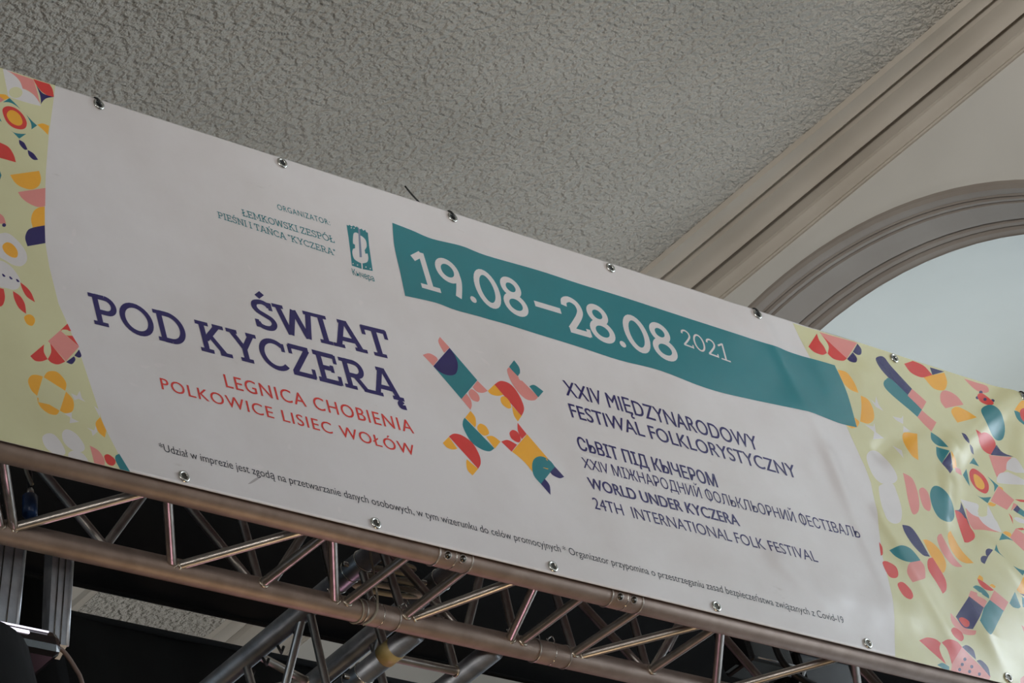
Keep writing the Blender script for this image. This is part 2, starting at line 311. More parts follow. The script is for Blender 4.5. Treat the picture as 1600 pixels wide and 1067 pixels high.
 ('R','O',3,[2.3071,6.3214,1,2.3325,6.3143,0,2.3405,6.2866,0,2.329,6.2568,0,2.299,6.2361,0,2.2691,6.2352,1,2.2954,6.2862,0]),
 ('R','O',4,[2.253,6.2435,1,2.2649,6.2331,0,2.2508,6.2152,1,2.227,6.2052,0,2.2066,6.2109,1]),
 ('R','R',3,[2.2192,6.4881,1,2.1664,6.4343,1,2.1808,6.4217,0,2.2094,6.42,0,2.2317,6.4313,1,2.2286,6.4507,0,2.2191,6.4673,0]),
 ('R','P',4,[2.2308,6.4956,1,2.3706,6.4986,1,2.3053,6.4341,1,2.2583,6.4667,0]),
 ('R','R',5,[2.2347,6.489,1,2.3053,6.4341,1,2.2857,6.4219,0,2.2513,6.4184,0,2.2332,6.43,1,2.2485,6.4559,0,2.2449,6.4741,0]),
 ('R','N',6,[2.3703,6.4963,1,2.3789,6.482,0,2.37,6.4642,0,2.3539,6.4578,0,2.3396,6.4634,1]),
 ('R','N',7,[2.3391,6.4622,1,2.3469,6.4461,0,2.3351,6.4293,0,2.3141,6.4266,0,2.3053,6.4325,1]),
 ('R','N',8,[2.4256,6.4611,0,2.4424,6.4765,0,2.4639,6.4794,0,2.4809,6.4561,0,2.5348,6.4007,1,2.5055,6.3729,1,2.441,6.4264,0]),
 ('R','T',9,[2.4213,6.3857,0,2.4383,6.4048,0,2.4676,6.4101,0,2.5469,6.3404,1,2.5199,6.3135,1,2.4661,6.345,0,2.4293,6.3685,0]),
 ('R','P',10,[2.5348,6.4007,1,2.5765,6.3714,1,2.5469,6.3404,1,2.5068,6.3727,1]),
 ('R','P',11,[2.5464,6.3392,1,2.5899,6.3126,1,2.5545,6.2766,1,2.5199,6.3135,1]),
 ('R','R',12,[2.5404,6.4798,1,2.5821,6.4996,1,2.6216,6.4952,0,2.6441,6.4714,1,2.5949,6.4509,0,2.5559,6.4559,0]),
 ('R','N',13,[2.6462,6.496,1,2.7024,6.497,1,2.6441,6.4714,1]),
 ('R','O',14,[2.6026,6.4529,1,2.6441,6.4714,1,2.7006,6.4932,1,2.6981,6.4644,0,2.6787,6.4371,0,2.6562,6.4258,0,2.6253,6.4264,0]),
 ('R','P',15,[2.6482,6.4127,0,2.668,6.4288,0,2.6972,6.4317,0,2.721,6.4226,0,2.7341,6.4024,1,2.6505,6.3705,1,2.6392,6.3882,0]),
 ('R','O',16,[2.669,6.3623,0,2.684,6.3799,0,2.709,6.3889,0,2.7413,6.383,0,2.7662,6.3685,1,2.6786,6.3332,1]),
 ('R','P',17,[2.7789,6.4952,1,2.8247,6.4944,0,2.8672,6.4939,0,2.866,6.476,0,2.8396,6.4653,0,2.8059,6.4693,0]),
 ('R','N',18,[2.8378,6.466,0,2.8333,6.4609,0,2.8267,6.4576,0,2.8219,6.458,0,2.8217,6.462,0,2.8261,6.4671,0,2.8327,6.4704,0,2.8375,6.47,0]),
 ('R','N',19,[2.8136,6.443,0,2.8093,6.4384,0,2.8029,6.4353,0,2.798,6.4355,0,2.7975,6.439,0,2.8017,6.4436,0,2.8082,6.4467,0,2.8131,6.4465,0]),
 ('R','N',20,[2.8713,6.4462,0,2.867,6.4415,0,2.8605,6.4384,0,2.8556,6.4386,0,2.8551,6.4421,0,2.8594,6.4468,0,2.8659,6.4499,0,2.8708,6.4496,0]),
 ('R','N',21,[2.8484,6.4264,0,2.8442,6.4217,0,2.8377,6.4186,0,2.8328,6.4189,0,2.8323,6.4224,0,2.8366,6.427,0,2.8431,6.4301,0,2.848,6.4298,0]),
 ('R','R',22,[2.81,6.4506,0,2.8347,6.4624,0,2.859,6.4459,0,2.8596,6.432,0,2.8339,6.4228,0,2.8092,6.4307,0]),
 ('R','N',23,[2.842,6.4445,0,2.8379,6.4399,0,2.832,6.4369,0,2.8277,6.4373,0,2.8275,6.4408,0,2.8315,6.4454,0,2.8374,6.4484,0,2.8417,6.448,0]),
 ('R','T',24,[2.7926,6.3873,0,2.8109,6.4114,0,2.85,6.4268,0,2.8744,6.4103,0,2.8761,6.3686,0,2.8527,6.3266,0,2.8223,6.3148,0,2.802,6.3394,0]),
 ('R','T',25,[2.9369,6.4285,1,2.9666,6.4302,1,3.0076,6.3949,1,2.9952,6.3693,1,2.943,6.3961,0]),
 ('R','O',26,[2.94,6.4321,1,2.981,6.4679,0,3.0182,6.4771,1,3.0388,6.4594,1,2.9702,6.4226,1]),
 ('R','R',27,[2.9584,6.4282,0,2.9768,6.4441,0,3.0,6.447,0,3.0263,6.4335,1,3.0014,6.3821,1,2.9594,6.4001,0]),
 ('R','N',28,[2.6777,6.301,1,2.6921,6.2989,0,2.6992,6.2841,0,2.6958,6.2723,1,2.6811,6.2825,0]),
 ('R','N',29,[2.6968,6.2715,1,2.7073,6.2641,0,2.703,6.2428,1,2.6938,6.2499,0]),
 ('R','R',30,[2.7431,6.3262,1,2.7626,6.3198,1,2.7453,6.3007,1]),
 ('R','R',31,[2.7453,6.3007,0,2.7698,6.3232,0,2.7986,6.3247,0,2.8147,6.3063,0,2.7986,6.272,0,2.7759,6.2611,0,2.7491,6.2713,0]),
 ('R','N',32,[2.8165,6.2995,1,2.8304,6.2796,0,2.8655,6.2713,1,2.8166,6.2652,0,2.7777,6.2605,1]),
 ('R','P',33,[2.769,6.2584,1,2.816,6.264,0,2.8575,6.2694,1,2.8169,6.2212,1,2.7687,6.1892,1,2.7674,6.2207,0]),
 ('R','W',34,[2.8184,6.2243,1,2.8341,6.2501,0,2.864,6.2681,0,2.8766,6.2573,0,2.8853,6.2234,1,2.8508,6.2181,1]),
 ('R','W',35,[2.7687,6.1892,1,2.7888,6.2065,0,2.8219,6.2169,1,2.8759,6.1964,1,2.8699,6.1841,0,2.795,6.1751,0,2.7625,6.1731,0]),
 ('R','T',36,[2.5514,6.2742,1,2.578,6.2605,0,2.5935,6.2343,1,2.5593,6.2343,0,2.5422,6.2492,0]),
 ('R','T',37,[2.5503,6.2294,1,2.5918,6.223,1,2.5472,6.1773,1,2.5404,6.2,0]),
 ('R','N',38,[2.5927,6.2205,1,2.5833,6.1669,1,2.5633,6.1498,1,2.5472,6.1773,1]),
 ('R','O',39,[2.5971,6.2243,1,2.6086,6.1998,0,2.6052,6.1774,1,2.5855,6.1717,1]),
 ('R','P',40,[2.5974,6.1783,1,2.623,6.1788,0,2.6224,6.1625,1,2.5958,6.1644,1]),
 ('R','O',41,[2.4304,6.2331,0,2.4483,6.2509,0,2.4947,6.2567,1,2.4522,6.1641,1,2.4312,6.1742,0,2.4246,6.2048,0]),
 ('R','W',42,[2.3412,6.3192,1,2.3583,6.3126,1,2.3725,6.3379,1,2.3719,6.3133,1,2.3836,6.2972,1,2.3568,6.3014,1]),
 ('R','W',43,[2.4146,6.2886,1,2.4495,6.2918,1,2.4611,6.3028,1,2.4505,6.2758,1,2.4243,6.2802,1]),
 ('R','W',44,[2.283,6.2295,1,2.3172,6.2325,1,2.326,6.2454,1,2.3205,6.2172,1,2.3496,6.2082,1,2.2992,6.1908,1,2.3132,6.2155,1]),
 ('R','W',45,[2.3762,6.1932,1,2.4018,6.1833,1,2.3937,6.1573,1]),
 ('R','W',46,[2.4501,6.2703,1,2.4723,6.2594,1,2.4408,6.2491,1]),
 ('R','W',47,[2.2448,6.1249,0,2.2762,6.1524,0,2.3107,6.1563,0,2.3341,6.1195,0,2.3367,6.0831,0,2.3086,6.0609,0,2.2663,6.0538,0,2.244,6.0774,0]),
 ('R','W',48,[2.2478,6.0261,0,2.2638,6.048,0,2.3086,6.0609,0,2.3141,6.0359,0,2.3094,5.9879,0,2.2881,5.9469,0,2.2533,5.9341,0,2.2346,5.9506,0]),
 ('R','P',49,[2.3679,6.1062,1,2.397,6.097,0,2.3995,6.0606,0,2.3901,6.0217,0,2.3699,5.991,0,2.3454,5.9803,0,2.3472,6.0173,0,2.3587,6.0671,0]),
 ('R','P',50,[2.4069,6.0623,0,2.4279,6.0766,0,2.4428,6.0652,0,2.4381,6.0324,0,2.4239,6.0082,0,2.4044,6.0091,0,2.4001,6.0292,0]),
 ('R','T',3,[2.449,6.0628,0,2.4736,6.0906,0,2.4983,6.0963,0,2.5186,6.0785,0,2.5295,6.0491,0,2.524,6.0193,0,2.5009,5.9953,0,2.4733,5.9876,0,2.4492,5.9965,0,2.4406,6.0261,0]),
 ('R','T',4,[2.6986,6.2334,1,2.7064,6.2189,0,2.7106,6.21,1,2.6868,6.2126,0,2.6729,6.2094,1]),
 ('R','T',5,[2.6536,6.1902,1,2.6505,6.1699,0,2.643,6.1358,1,2.6279,6.1657,1]),
 ('R','T',6,[2.7303,6.1852,1,2.7618,6.163,1,2.7359,6.1392,1,2.7447,6.1624,0]),
 ('R','T',7,[2.6566,6.1163,1,2.677,6.1112,0,2.7165,6.1202,1,2.6932,6.0971,1]),
 ('R','R',8,[2.6625,6.1825,0,2.6797,6.1972,0,2.6962,6.1968,0,2.7157,6.185,0,2.7247,6.1643,0,2.7177,6.1432,0,2.7015,6.1281,0,2.6846,6.1275,0,2.6644,6.1375,0,2.6553,6.1581,0]),
 ('R','O',9,[2.6746,6.1755,0,2.687,6.1817,0,2.702,6.1737,0,2.7076,6.1571,0,2.6999,6.1423,0,2.6851,6.1373,0,2.6701,6.1452,0]),
 ('R','O',10,[2.7595,6.1609,1,2.7745,6.1587,0,2.7714,6.1407,1]),
 ('R','O',11,[2.6927,6.096,1,2.7065,6.1033,1,2.7256,6.0995,1,2.7137,6.092,0,2.6983,6.0902,0]),
 ('R','P',12,[2.7609,6.1612,1,2.8021,6.1265,1,2.7606,6.0896,1,2.7082,6.107,1]),
 ('R','R',13,[2.8044,6.1286,1,2.854,6.1349,1,2.8409,6.1254,1,2.821,6.1236,1]),
 ('R','P',14,[2.7944,6.1166,1,2.8066,6.1112,1,2.772,6.0873,1]),
 ('R','N',15,[2.8043,6.1107,1,2.8123,6.1011,1,2.7944,6.0858,1,2.7832,6.093,1]),
 ('R','T',16,[2.8128,6.1022,1,2.832,6.0892,1,2.8241,6.0729,1,2.7944,6.0858,1]),
 ('R','W',17,[2.7749,6.0669,0,2.7922,6.0723,0,2.8206,6.0656,0,2.8171,6.0584,0,2.7891,6.0571,0]),
 ('R','R',18,[2.7624,6.0803,1,2.7687,6.0671,0,2.7631,6.0465,1]),
 ('R','W',19,[2.5818,6.0832,1,2.6113,6.0851,0,2.6522,6.0847,0,2.6391,6.0609,1,2.646,6.0448,1,2.6164,6.043,0,2.5927,6.0537,0]),
 ('R','W',20,[2.689,6.0881,1,2.6926,6.0825,0,2.7001,6.0279,1,2.6774,6.0149,1,2.6456,6.0175,0,2.6268,6.0389,1,2.6724,6.057,1]),
 ('R','N',21,[2.58,6.0748,1,2.5817,6.0608,0,2.5806,6.0319,0,2.5787,6.0013,1,2.5634,6.0344,0,2.5366,6.038,1,2.5617,6.0484,0]),
 ('R','R',22,[2.533,6.0372,1,2.5642,6.0362,0,2.5787,6.0013,1,2.5777,5.9773,1,2.5317,5.9831,1]),
 ('R','R',3,[2.5322,6.0326,1,2.5771,6.0242,1,2.577,6.0044,0,2.5821,5.9801,0,2.5714,5.961,0,2.5443,5.9453,0,2.528,5.9426,1,2.53,5.9884,0]),
 ('R','P',4,[2.5919,6.0601,1,2.6087,6.0453,0,2.6361,6.0415,1,2.6428,6.0245,0,2.664,6.0149,0,2.6937,6.0078,1,2.6399,6.0026,0,2.5859,5.9922,1,2.5808,6.0165,0]),
 ('R','W',5,[2.6907,6.0679,1,2.7016,6.0403,1,2.7022,6.0102,1,2.6699,6.012,0,2.6428,6.0245,0,2.6328,6.0422,1]),
 ('R','Y',6,[2.6753,6.0601,0,2.6667,6.053,0,2.6517,6.0475,0,2.639,6.0468,0,2.636,6.0514,0,2.6444,6.0585,0,2.6595,6.064,0,2.6722,6.0647,0]),
 ('R','P',7,[2.4112,5.9208,0,2.4228,5.9372,0,2.4367,5.9443,1,2.4442,5.9141,0,2.4575,5.8809,0,2.4796,5.8594,1,2.4482,5.8528,0,2.4271,5.8607,0,2.411,5.8876,0]),
 ('R','O',8,[2.4586,5.9394,0,2.4703,5.9558,0,2.4811,5.9624,1,2.4907,5.9379,0,2.5055,5.9077,0,2.5316,5.8813,1,2.4971,5.8741,0,2.4719,5.8812,0,2.4544,5.9052,0]),
 ('R','O',9,[2.3516,5.908,1,2.3723,5.911,0,2.3959,5.9009,0,2.4108,5.8793,0,2.4118,5.852,0,2.3991,5.8302,0,2.386,5.8206,1,2.3627,5.8623,1]),
 ('R','R',10,[2.3384,5.8394,0,2.3503,5.8542,0,2.3671,5.8604,1,2.3853,5.8191,0,2.3885,5.7952,0,2.3776,5.7713,0,2.3591,5.7575,1,2.348,5.7869,0,2.3334,5.8165,0]),
 ('R','N',11,[2.5968,5.93,0,2.6093,5.9374,0,2.6253,5.9366,1,2.5979,5.9128,1,2.5923,5.9164,0]),
 ('R','N',12,[2.5694,5.9046,0,2.5812,5.9121,0,2.5989,5.9136,1,2.575,5.8871,1,2.5648,5.8925,0]),
 ('R','T',13,[2.7029,6.0078,1,2.7135,6.003,0,2.7395,5.9916,1,2.7157,5.9921,0,2.677,5.9804,1]),
 ('R','T',14,[2.6536,5.9618,1,2.6484,5.9353,0,2.665,5.92,1,2.6311,5.9373,1]),
 ('R','T',15,[2.6867,5.9041,1,2.7129,5.9011,0,2.7418,5.9038,1,2.7147,5.8819,1]),
 ('R','O',16,[2.7057,6.0098,1,2.7203,6.0173,0,2.7379,6.0154,0,2.7388,6.0057,1,2.7273,6.0009,1]),
 ('R','P',17,[2.7679,6.0354,1,2.7977,6.0198,1,2.7709,5.9642,1,2.7401,5.9889,1,2.7287,6.0001,1]),
 ('R','O',18,[2.7145,5.8776,1,2.7286,5.8763,1,2.7032,5.8236,1,2.6783,5.8214,0,2.666,5.83,1]),
 ('R','T',19,[2.657,5.8226,1,2.6612,5.7819,1,2.6482,5.7738,0,2.6256,5.772,0,2.6154,5.781,1]),
 ('R','N',20,[2.673,5.8217,1,2.7017,5.8206,1,2.6973,5.8113,1]),
 ('R','T',21,[2.6779,5.813,1,2.6966,5.8098,1,2.6825,5.7806,1,2.6693,5.7835,1]),
 ('R','O',22,[2.5205,5.832,1,2.5346,5.8468,1,2.5445,5.8411,0,2.5408,5.8293,1]),
 ('R','R',23,[2.5213,5.8335,1,2.5401,5.8278,0,2.5709,5.8093,1,2.554,5.8039,0,2.5334,5.8057,0,2.5214,5.8184,0]),
 ('R','O',24,[2.5582,5.8204,1,2.5723,5.8275,0,2.5827,5.8227,0,2.5738,5.8154,1]),
 ('R','T',25,[2.4888,5.8021,1,2.5071,5.8108,0,2.5269,5.8072,0,2.5407,5.7907,0,2.5363,5.7775,1,2.517,5.7859,0]),
 ('R','P',26,[2.4734,5.788,1,2.4962,5.7872,1,2.5023,5.7775,0,2.5178,5.7724,1,2.5241,5.7668,1,2.5005,5.743,1,2.4527,5.7661,1]),
 ('R','Y',27,[2.5154,5.7856,0,2.51,5.7799,0,2.5018,5.7763,0,2.4955,5.7769,0,2.4949,5.7815,0,2.5003,5.7872,0,2.5085,5.7908,0,2.5148,5.7901,0]),
 ('R','P',28,[2.5709,5.8093,1,2.6128,5.7833,1,2.5765,5.7485,1,2.5361,5.7733,1]),
 ('R','R',29,[2.7676,6.0347,1,2.7954,6.0423,1,2.8007,6.0377,1,2.7874,6.0334,1]),
 ('R','N',3,[2.2902,5.9374,1,2.3211,5.9368,0,2.34,5.9088,0,2.3574,5.8608,1,2.3308,5.8601,0,2.3039,5.8838,0,2.2897,5.9151,0]),
 ('R','T',4,[2.2067,5.8483,1,2.254,5.8692,0,2.291,5.8688,0,2.3146,5.842,1,2.2856,5.8285,0,2.2522,5.823,0,2.2224,5.8322,0]),
 ('R','P',5,[2.2511,5.8091,0,2.2645,5.8226,1,2.3128,5.8406,1,2.322,5.8264,0,2.3123,5.7976,0,2.3006,5.7855,0,2.2516,5.7657,1,2.243,5.7881,0]),
 ('R','R',6,[2.1638,5.8029,0,2.1833,5.8128,0,2.2096,5.8029,0,2.2092,5.7811,0,2.194,5.7673,0,2.17,5.7681,0]),
 ('R','R',7,[2.192,5.7487,0,2.2152,5.7597,0,2.2355,5.7431,0,2.2363,5.7241,0,2.2188,5.7124,0,2.1982,5.7212,0]),
 ('R','R',8,[2.1805,5.867,1,2.1857,5.8536,0,2.1785,5.8326,0,2.1688,5.8257,1]),
 ('R','P',9,[2.3643,5.7054,1,2.3791,5.6901,0,2.4015,5.6703,0,2.4381,5.6678,1,2.4255,5.6543,0,2.3804,5.6518,0,2.3571,5.6761,0]),
 ('R','N',10,[2.4557,5.7674,1,2.5005,5.7447,1,2.4281,5.6707,1,2.3958,5.6716,0,2.3807,5.6976,1]),
 ('R','T',11,[2.5366,5.774,1,2.5781,5.7513,1,2.4971,5.672,0,2.4761,5.6679,0,2.4621,5.6991,1,2.4997,5.7431,1]),
 ('R','R',12,[2.3895,5.6921,0,2.4057,5.7001,0,2.4238,5.6916,0,2.4172,5.6773,0,2.4,5.6739,0]),
 ('R','R',13,[2.3409,5.6514,0,2.3607,5.6634,0,2.3816,5.6545,0,2.3821,5.6378,0,2.3654,5.626,0,2.3448,5.6354,0]),
 ('R','R',14,[2.2045,5.5975,1,2.2387,5.6126,0,2.27,5.6138,0,2.2849,5.6058,1,2.2716,5.5834,0,2.2774,5.5457,1]),
 ('R','R',15,[2.2889,5.608,1,2.3167,5.6214,0,2.3478,5.6216,0,2.362,5.6091,1,2.3,5.5509,1,2.302,5.5891,0]),
 ('R','P',16,[2.362,5.6091,1,2.4366,5.543,1,2.4224,5.5262,1,2.2873,5.5297,1,2.3,5.5509,1]),
 ('R','N',17,[2.362,5.6091,1,2.3841,5.619,0,2.4043,5.6085,0,2.4013,5.5817,1]),
 ('R','N',18,[2.4021,5.5795,1,2.4212,5.584,0,2.4385,5.5672,0,2.434,5.5402,1]),
 ('R','T',19,[2.2418,5.5377,1,2.2647,5.5476,0,2.2864,5.5413,1,2.2782,5.5233,1]),
 ('R','N',20,[2.3637,5.5761,0,2.3602,5.5721,0,2.3551,5.5697,0,2.3515,5.5704,0,2.3514,5.5738,0,2.3549,5.5778,0,2.3599,5.5801,0,2.3636,5.5794,0]),
 ('R','N',21,[2.3463,5.5586,0,2.3428,5.5546,0,2.3378,5.5523,0,2.3342,5.553,0,2.3341,5.5563,0,2.3375,5.5603,0,2.3425,5.5626,0,2.3462,5.5619,0]),
 ('R','N',22,[2.3806,5.5588,0,2.3771,5.5548,0,2.3721,5.5525,0,2.3685,5.5532,0,2.3684,5.5565,0,2.3718,5.5605,0,2.3769,5.5629,0,2.3805,5.5622,0]),
 ('R','N',23,[2.329,5.5412,0,2.3255,5.5372,0,2.3205,5.5349,0,2.3169,5.5356,0,2.3168,5.5389,0,2.3202,5.5429,0,2.3252,5.5452,0,2.3289,5.5445,0]),
 ('R','N',24,[2.3657,5.5428,0,2.3622,5.5388,0,2.3572,5.5365,0,2.3536,5.5372,0,2.3535,5.5405,0,2.357,5.5445,0,2.362,5.5468,0,2.3656,5.5461,0]),
 ('R','N',25,[2.4011,5.5422,0,2.3975,5.5382,0,2.3925,5.5359,0,2.3888,5.5366,0,2.3887,5.5399,0,2.3922,5.5439,0,2.3973,5.5463,0,2.401,5.5455,0]),
 ('R','P',26,[2.6339,5.723,1,2.6525,5.7143,1,2.6343,5.6765,1]),
 ('R','P',27,[2.5545,5.5575,0,2.582,5.5745,1,2.5738,5.5442,1,2.5492,5.5398,0]),
 ('G','T',3,[.6532,6.3617,1,.6581,6.3605,1,.6626,6.3645,1,.6669,6.3611,1,.6751,6.3659,1,.6793,6.3621,1,.6846,6.3664,1,.6888,6.359,1,.6972,6.3641,1,.701,6.3593,1,.7075,6.3639,1,.7093,6.3578,1,.7137,6.3574,1,.7063,6.3206,1,.6957,6.2473,1,.6629,6.2435,1,.6351,6.2447,1,.6422,6.2857,1,.6486,6.3268,1]),
 ('G','W',4,[.6685,6.3425,0,.6785,6.3471,0,.6859,6.3427,0,.6938,6.34,0,.7002,6.332,0,.6977,6.3149,0,.6882,6.3023,1,.6871,6.2921,1,.6946,6.2943,1,.6924,6.2806,0,.6856,6.2688,0,.6733,6.2621,0,.6658,6.2599,1,.6561,6.262,0,.6474,6.2677,0,.6475,6.284,0,.6528,6.2953,1,.6597,6.2989,1,.6627,6.3096,1,.6573,6.3113,1,.6619,6.3274,0]),
 ('G','G',5,[.6874,6.3662,1,.6909,6.3589,1,.6735,6.2784,1,.666,6.2763,1]),
 ('G','W',6,[.6662,6.2601,1,.6697,6.2604,1,.6657,6.2437,1,.6629,6.2435,1]),
 ('G','W',7,[.6423,6.2519,0,.6414,6.2505,0,.6399,6.2496,0,.6387,6.2498,0,.6385,6.2509,0,.6394,6.2523,0,.6409,6.2532,0,.6421,6.253,0]),
 ('G','W',8,[.655,6.252,0,.6541,6.2506,0,.6526,6.2497,0,.6514,6.2498,0,.6512,6.2509,0,.6521,6.2523,0,.6536,6.2532,0,.6548,6.2531,0]),
 ('G','W',9,[.6795,6.2534,0,.6786,6.252,0,.6771,6.2511,0,.6759,6.2513,0,.6757,6.2524,0,.6766,6.2538,0,.6781,6.2547,0,.6793,6.2545,0]),
 ('G','W',10,[.692,6.2528,0,.6911,6.2514,0,.6897,6.2505,0,.6885,6.2506,0,.6883,6.2517,0,.6892,6.2531,0,.6907,6.254,0,.6919,6.2539,0]),
 ('G','W',11,[.6676,6.3574,0,.6667,6.3562,0,.6653,6.3554,0,.664,6.3554,0,.6638,6.3562,0,.6646,6.3574,0,.6661,6.3582,0,.6673,6.3582,0]),
 ('G','W',12,[.6758,6.3585,0,.675,6.3573,0,.6735,6.3565,0,.6723,6.3565,0,.672,6.3574,0,.6729,6.3585,0,.6743,6.3594,0,.6756,6.3593,0]),
 ('S','D',3,[.1727,5.5716,1,.1975,5.5911,0,.2185,5.6021,1,.2037,5.5895,0,.1836,5.5757,0]),
 ('S','F',4,[.195,5.6198,1,.2187,5.6284,0,.2272,5.6227,1,.214,5.6165,0]),
 ('S','F',5,[.3748,6.6097,0,.3874,6.6174,0,.3889,6.609,0,.3762,6.6012,0]),
 ('S','F',6,[.4103,5.5714,1,.4152,5.5648,0,.4106,5.5544,1,.4057,5.5611,0]),
 ('S','F',7,[.3085,5.6964,0,.3166,5.7015,0,.3162,5.6873,1,.3081,5.6885,0]),
 ('S','F',8,[.9469,6.104,1,.9701,6.1049,0,.9808,6.1025,1,.9605,6.0989,0]),
 ('S','F',9,[.9641,6.086,0,.9769,6.0842,0,.9882,6.0716,1,.9704,6.0756,0]),
 ('S','F',10,[-.1432,6.1102,0,-.1349,6.1191,0,-.1345,6.1063,0,-.1445,6.0969,0]),
 ('S','F',11,[-.1552,6.0841,0,-.1461,6.0819,0,-.151,6.0741,0,-.1584,6.0768,0]),
 ('S','F',12,[-.0826,5.7542,1,-.0669,5.7535,0,-.0583,5.7495,1,-.0761,5.7481,0]),
 ('S','F',13,[-.0419,5.8065,1,-.0188,5.8093,0,-.0272,5.8009,1,-.04,5.8007,0]),
 ('S','F',14,[-.004,5.8179,0,.014,5.8257,0,.0262,5.8226,1,.0044,5.8122,0]),
 ('S','F',15,[-.1983,5.9572,0,-.1923,5.9557,0,-.1955,5.9485,0,-.2014,5.95,0]),
 ('S','F',16,[.3232,6.158,1,.3303,6.1516,0,.3265,6.1438,1,.3214,6.1508,0]),
 ('S','F',17,[.6297,6.1509,0,.6394,6.1467,0,.6294,6.1372,0,.6236,6.1424,0]),
 ('B','T',3,[.8009,6.4109,1,.8583,6.4064,0,.9156,6.4,0,1.0066,6.4066,0,1.0812,6.4011,0,1.2441,6.4058,0,1.374,6.4042,0,1.5064,6.4056,0,1.6864,6.4037,0,1.8335,6.4015,0,1.9651,6.4002,0,2.0995,6.3967,0,2.2453,6.3977,1,2.2568,6.3141,0,2.2476,6.2129,1,2.1827,6.2095,0,2.0713,6.216,0,1.8862,6.2053,0,1.72,6.1973,0,1.5692,6.2092,0,1.4337,6.2031,0,1.3063,6.2064,0,1.1785,6.2074,0,1.0397,6.2091,0,.9288,6.2053,0,.8674,6.2094,0,.7762,6.2025,1,.7814,6.2675,0,.786,6.3409,0]),
]
PANEL_LEFT = [-.1016,6.5035,-.1124,6.4684,-.1506,6.3517,-.177,6.2578,-.1879,6.2139,-.2047,6.1417,-.2208,6.0575,-.2237,5.9976,-.2202,5.9078,-.2069,5.8578,-.1915,5.787,-.1811,5.7071,-.1708,5.6279,-.1496,5.5672,-.1284,5.5303,-.1205,5.5074]
PANEL_RIGHT = [2.1359,6.4979,2.1456,6.4481,2.1571,6.4029,2.1875,6.3093,2.2066,6.2116,2.2151,6.1609,2.226,6.0943,2.2286,6.0466,2.2174,5.9887,2.1977,5.9111,2.1748,5.8265,2.1551,5.7134,2.1354,5.6424,2.0953,5.5406,2.0846,5.5161]
TEXTS = [
 ('organiser_lettering', 'sans', 'ORGANIZATOR:', 'T', 0, .4541, 6.3436, .602, 6.3443, .0152),
 ('organiser_lettering', 'slab', 'ŁEMKOWSKI ZESPÓŁ', 'T', .11, .3431, 6.2931, .6012, 6.2955, .0187),
 ('organiser_lettering', 'slab', 'PIEŚNI I TAŃCA "KYCZERA"', 'T', .11, .2708, 6.2664, .5946, 6.2586, .0176),
 ('emblem_lettering', 'sans', 'Кычера', 'T', .01, .6311, 6.2181, .6925, 6.2173, .0173),
 ('title_lettering', 'slab', 'ŚWIAT', 'N', .155, .3041, 5.9904, .6874, 6.0071, .0759),
 ('title_lettering', 'slab', 'POD KYCZERĄ', 'N', .155, -.1378, 5.8811, .685, 5.8973, .0778),
 ('town_names_lettering', 'sans', 'LEGNICA CHOBIENIA', 'R', .014, .1766, 5.8075, .6882, 5.8165, .0321),
 ('town_names_lettering', 'sans', 'POLKOWICE LISIEC WOŁÓW', 'R', .014, .0013, 5.7584, .6748, 5.7562, .0278),
 ('date_lettering', 'slab', '19.08', 'W', .15, .831, 6.2419, 1.17, 6.2479, .1057),
 ('date_lettering', 'slab', '–', 'W', .15, 1.1981, 6.2546, 1.2805, 6.2553, .1057),
 ('date_lettering', 'slab', '28.08', 'W', .15, 1.2899, 6.2444, 1.6522, 6.2508, .1057),
 ('date_lettering', 'slab', '2021', 'W', .09, 1.6878, 6.3118, 1.843, 6.3031, .052),
 ('festival_name_lettering', 'sans', 'XXIV MIĘDZYNARODOWY', 'N', .022, 1.2127, 6.049, 1.8422, 6.0491, .0414),
 ('festival_name_lettering', 'sans', 'FESTIWAL FOLKLORYSTYCZNY', 'N', .022, 1.2094, 5.9882, 1.9529, 5.9969, .0376),
 ('festival_name_lettering', 'sans', 'СЬВІТ ПІД КЫЧЕРОМ', 'N', .05, 1.2019, 5.8986, 1.6464, 5.9006, .0344),
 ('festival_name_lettering', 'sans', 'XXIV МІЖНАРОДНИЙ ФОЛЬКЛЬОРНИЙ ФЕСТІВАЛЬ', 'N', .006, 1.1992, 5.85, 2.1126, 5.8618, .0288),
 ('festival_name_lettering', 'sans', 'WORLD UNDER KYCZERA', 'N', .05, 1.1988, 5.7954, 1.6812, 5.8025, .0295),
 ('festival_name_lettering', 'sans', '24TH  INTERNATIONAL FOLK FESTIVAL', 'N', 0, 1.1959, 5.7417, 1.9216, 5.7544, .03),
 ('small_print_lettering', 'sans', '*Udział w imprezie jest zgodą na przetwarzanie danych osobowych, w tym wizerunku do celów promocyjnych', 'K', 0, -.0405, 5.6018, 1.044, 5.5959, .0181),
 ('small_print_lettering', 'sans', '* Organizator przypomina o przestrzeganiu zasad bezpieczeństwa związanych z Covid-19', 'K', 0, 1.0516, 5.5959, 1.9408, 5.5912, .0181),
]
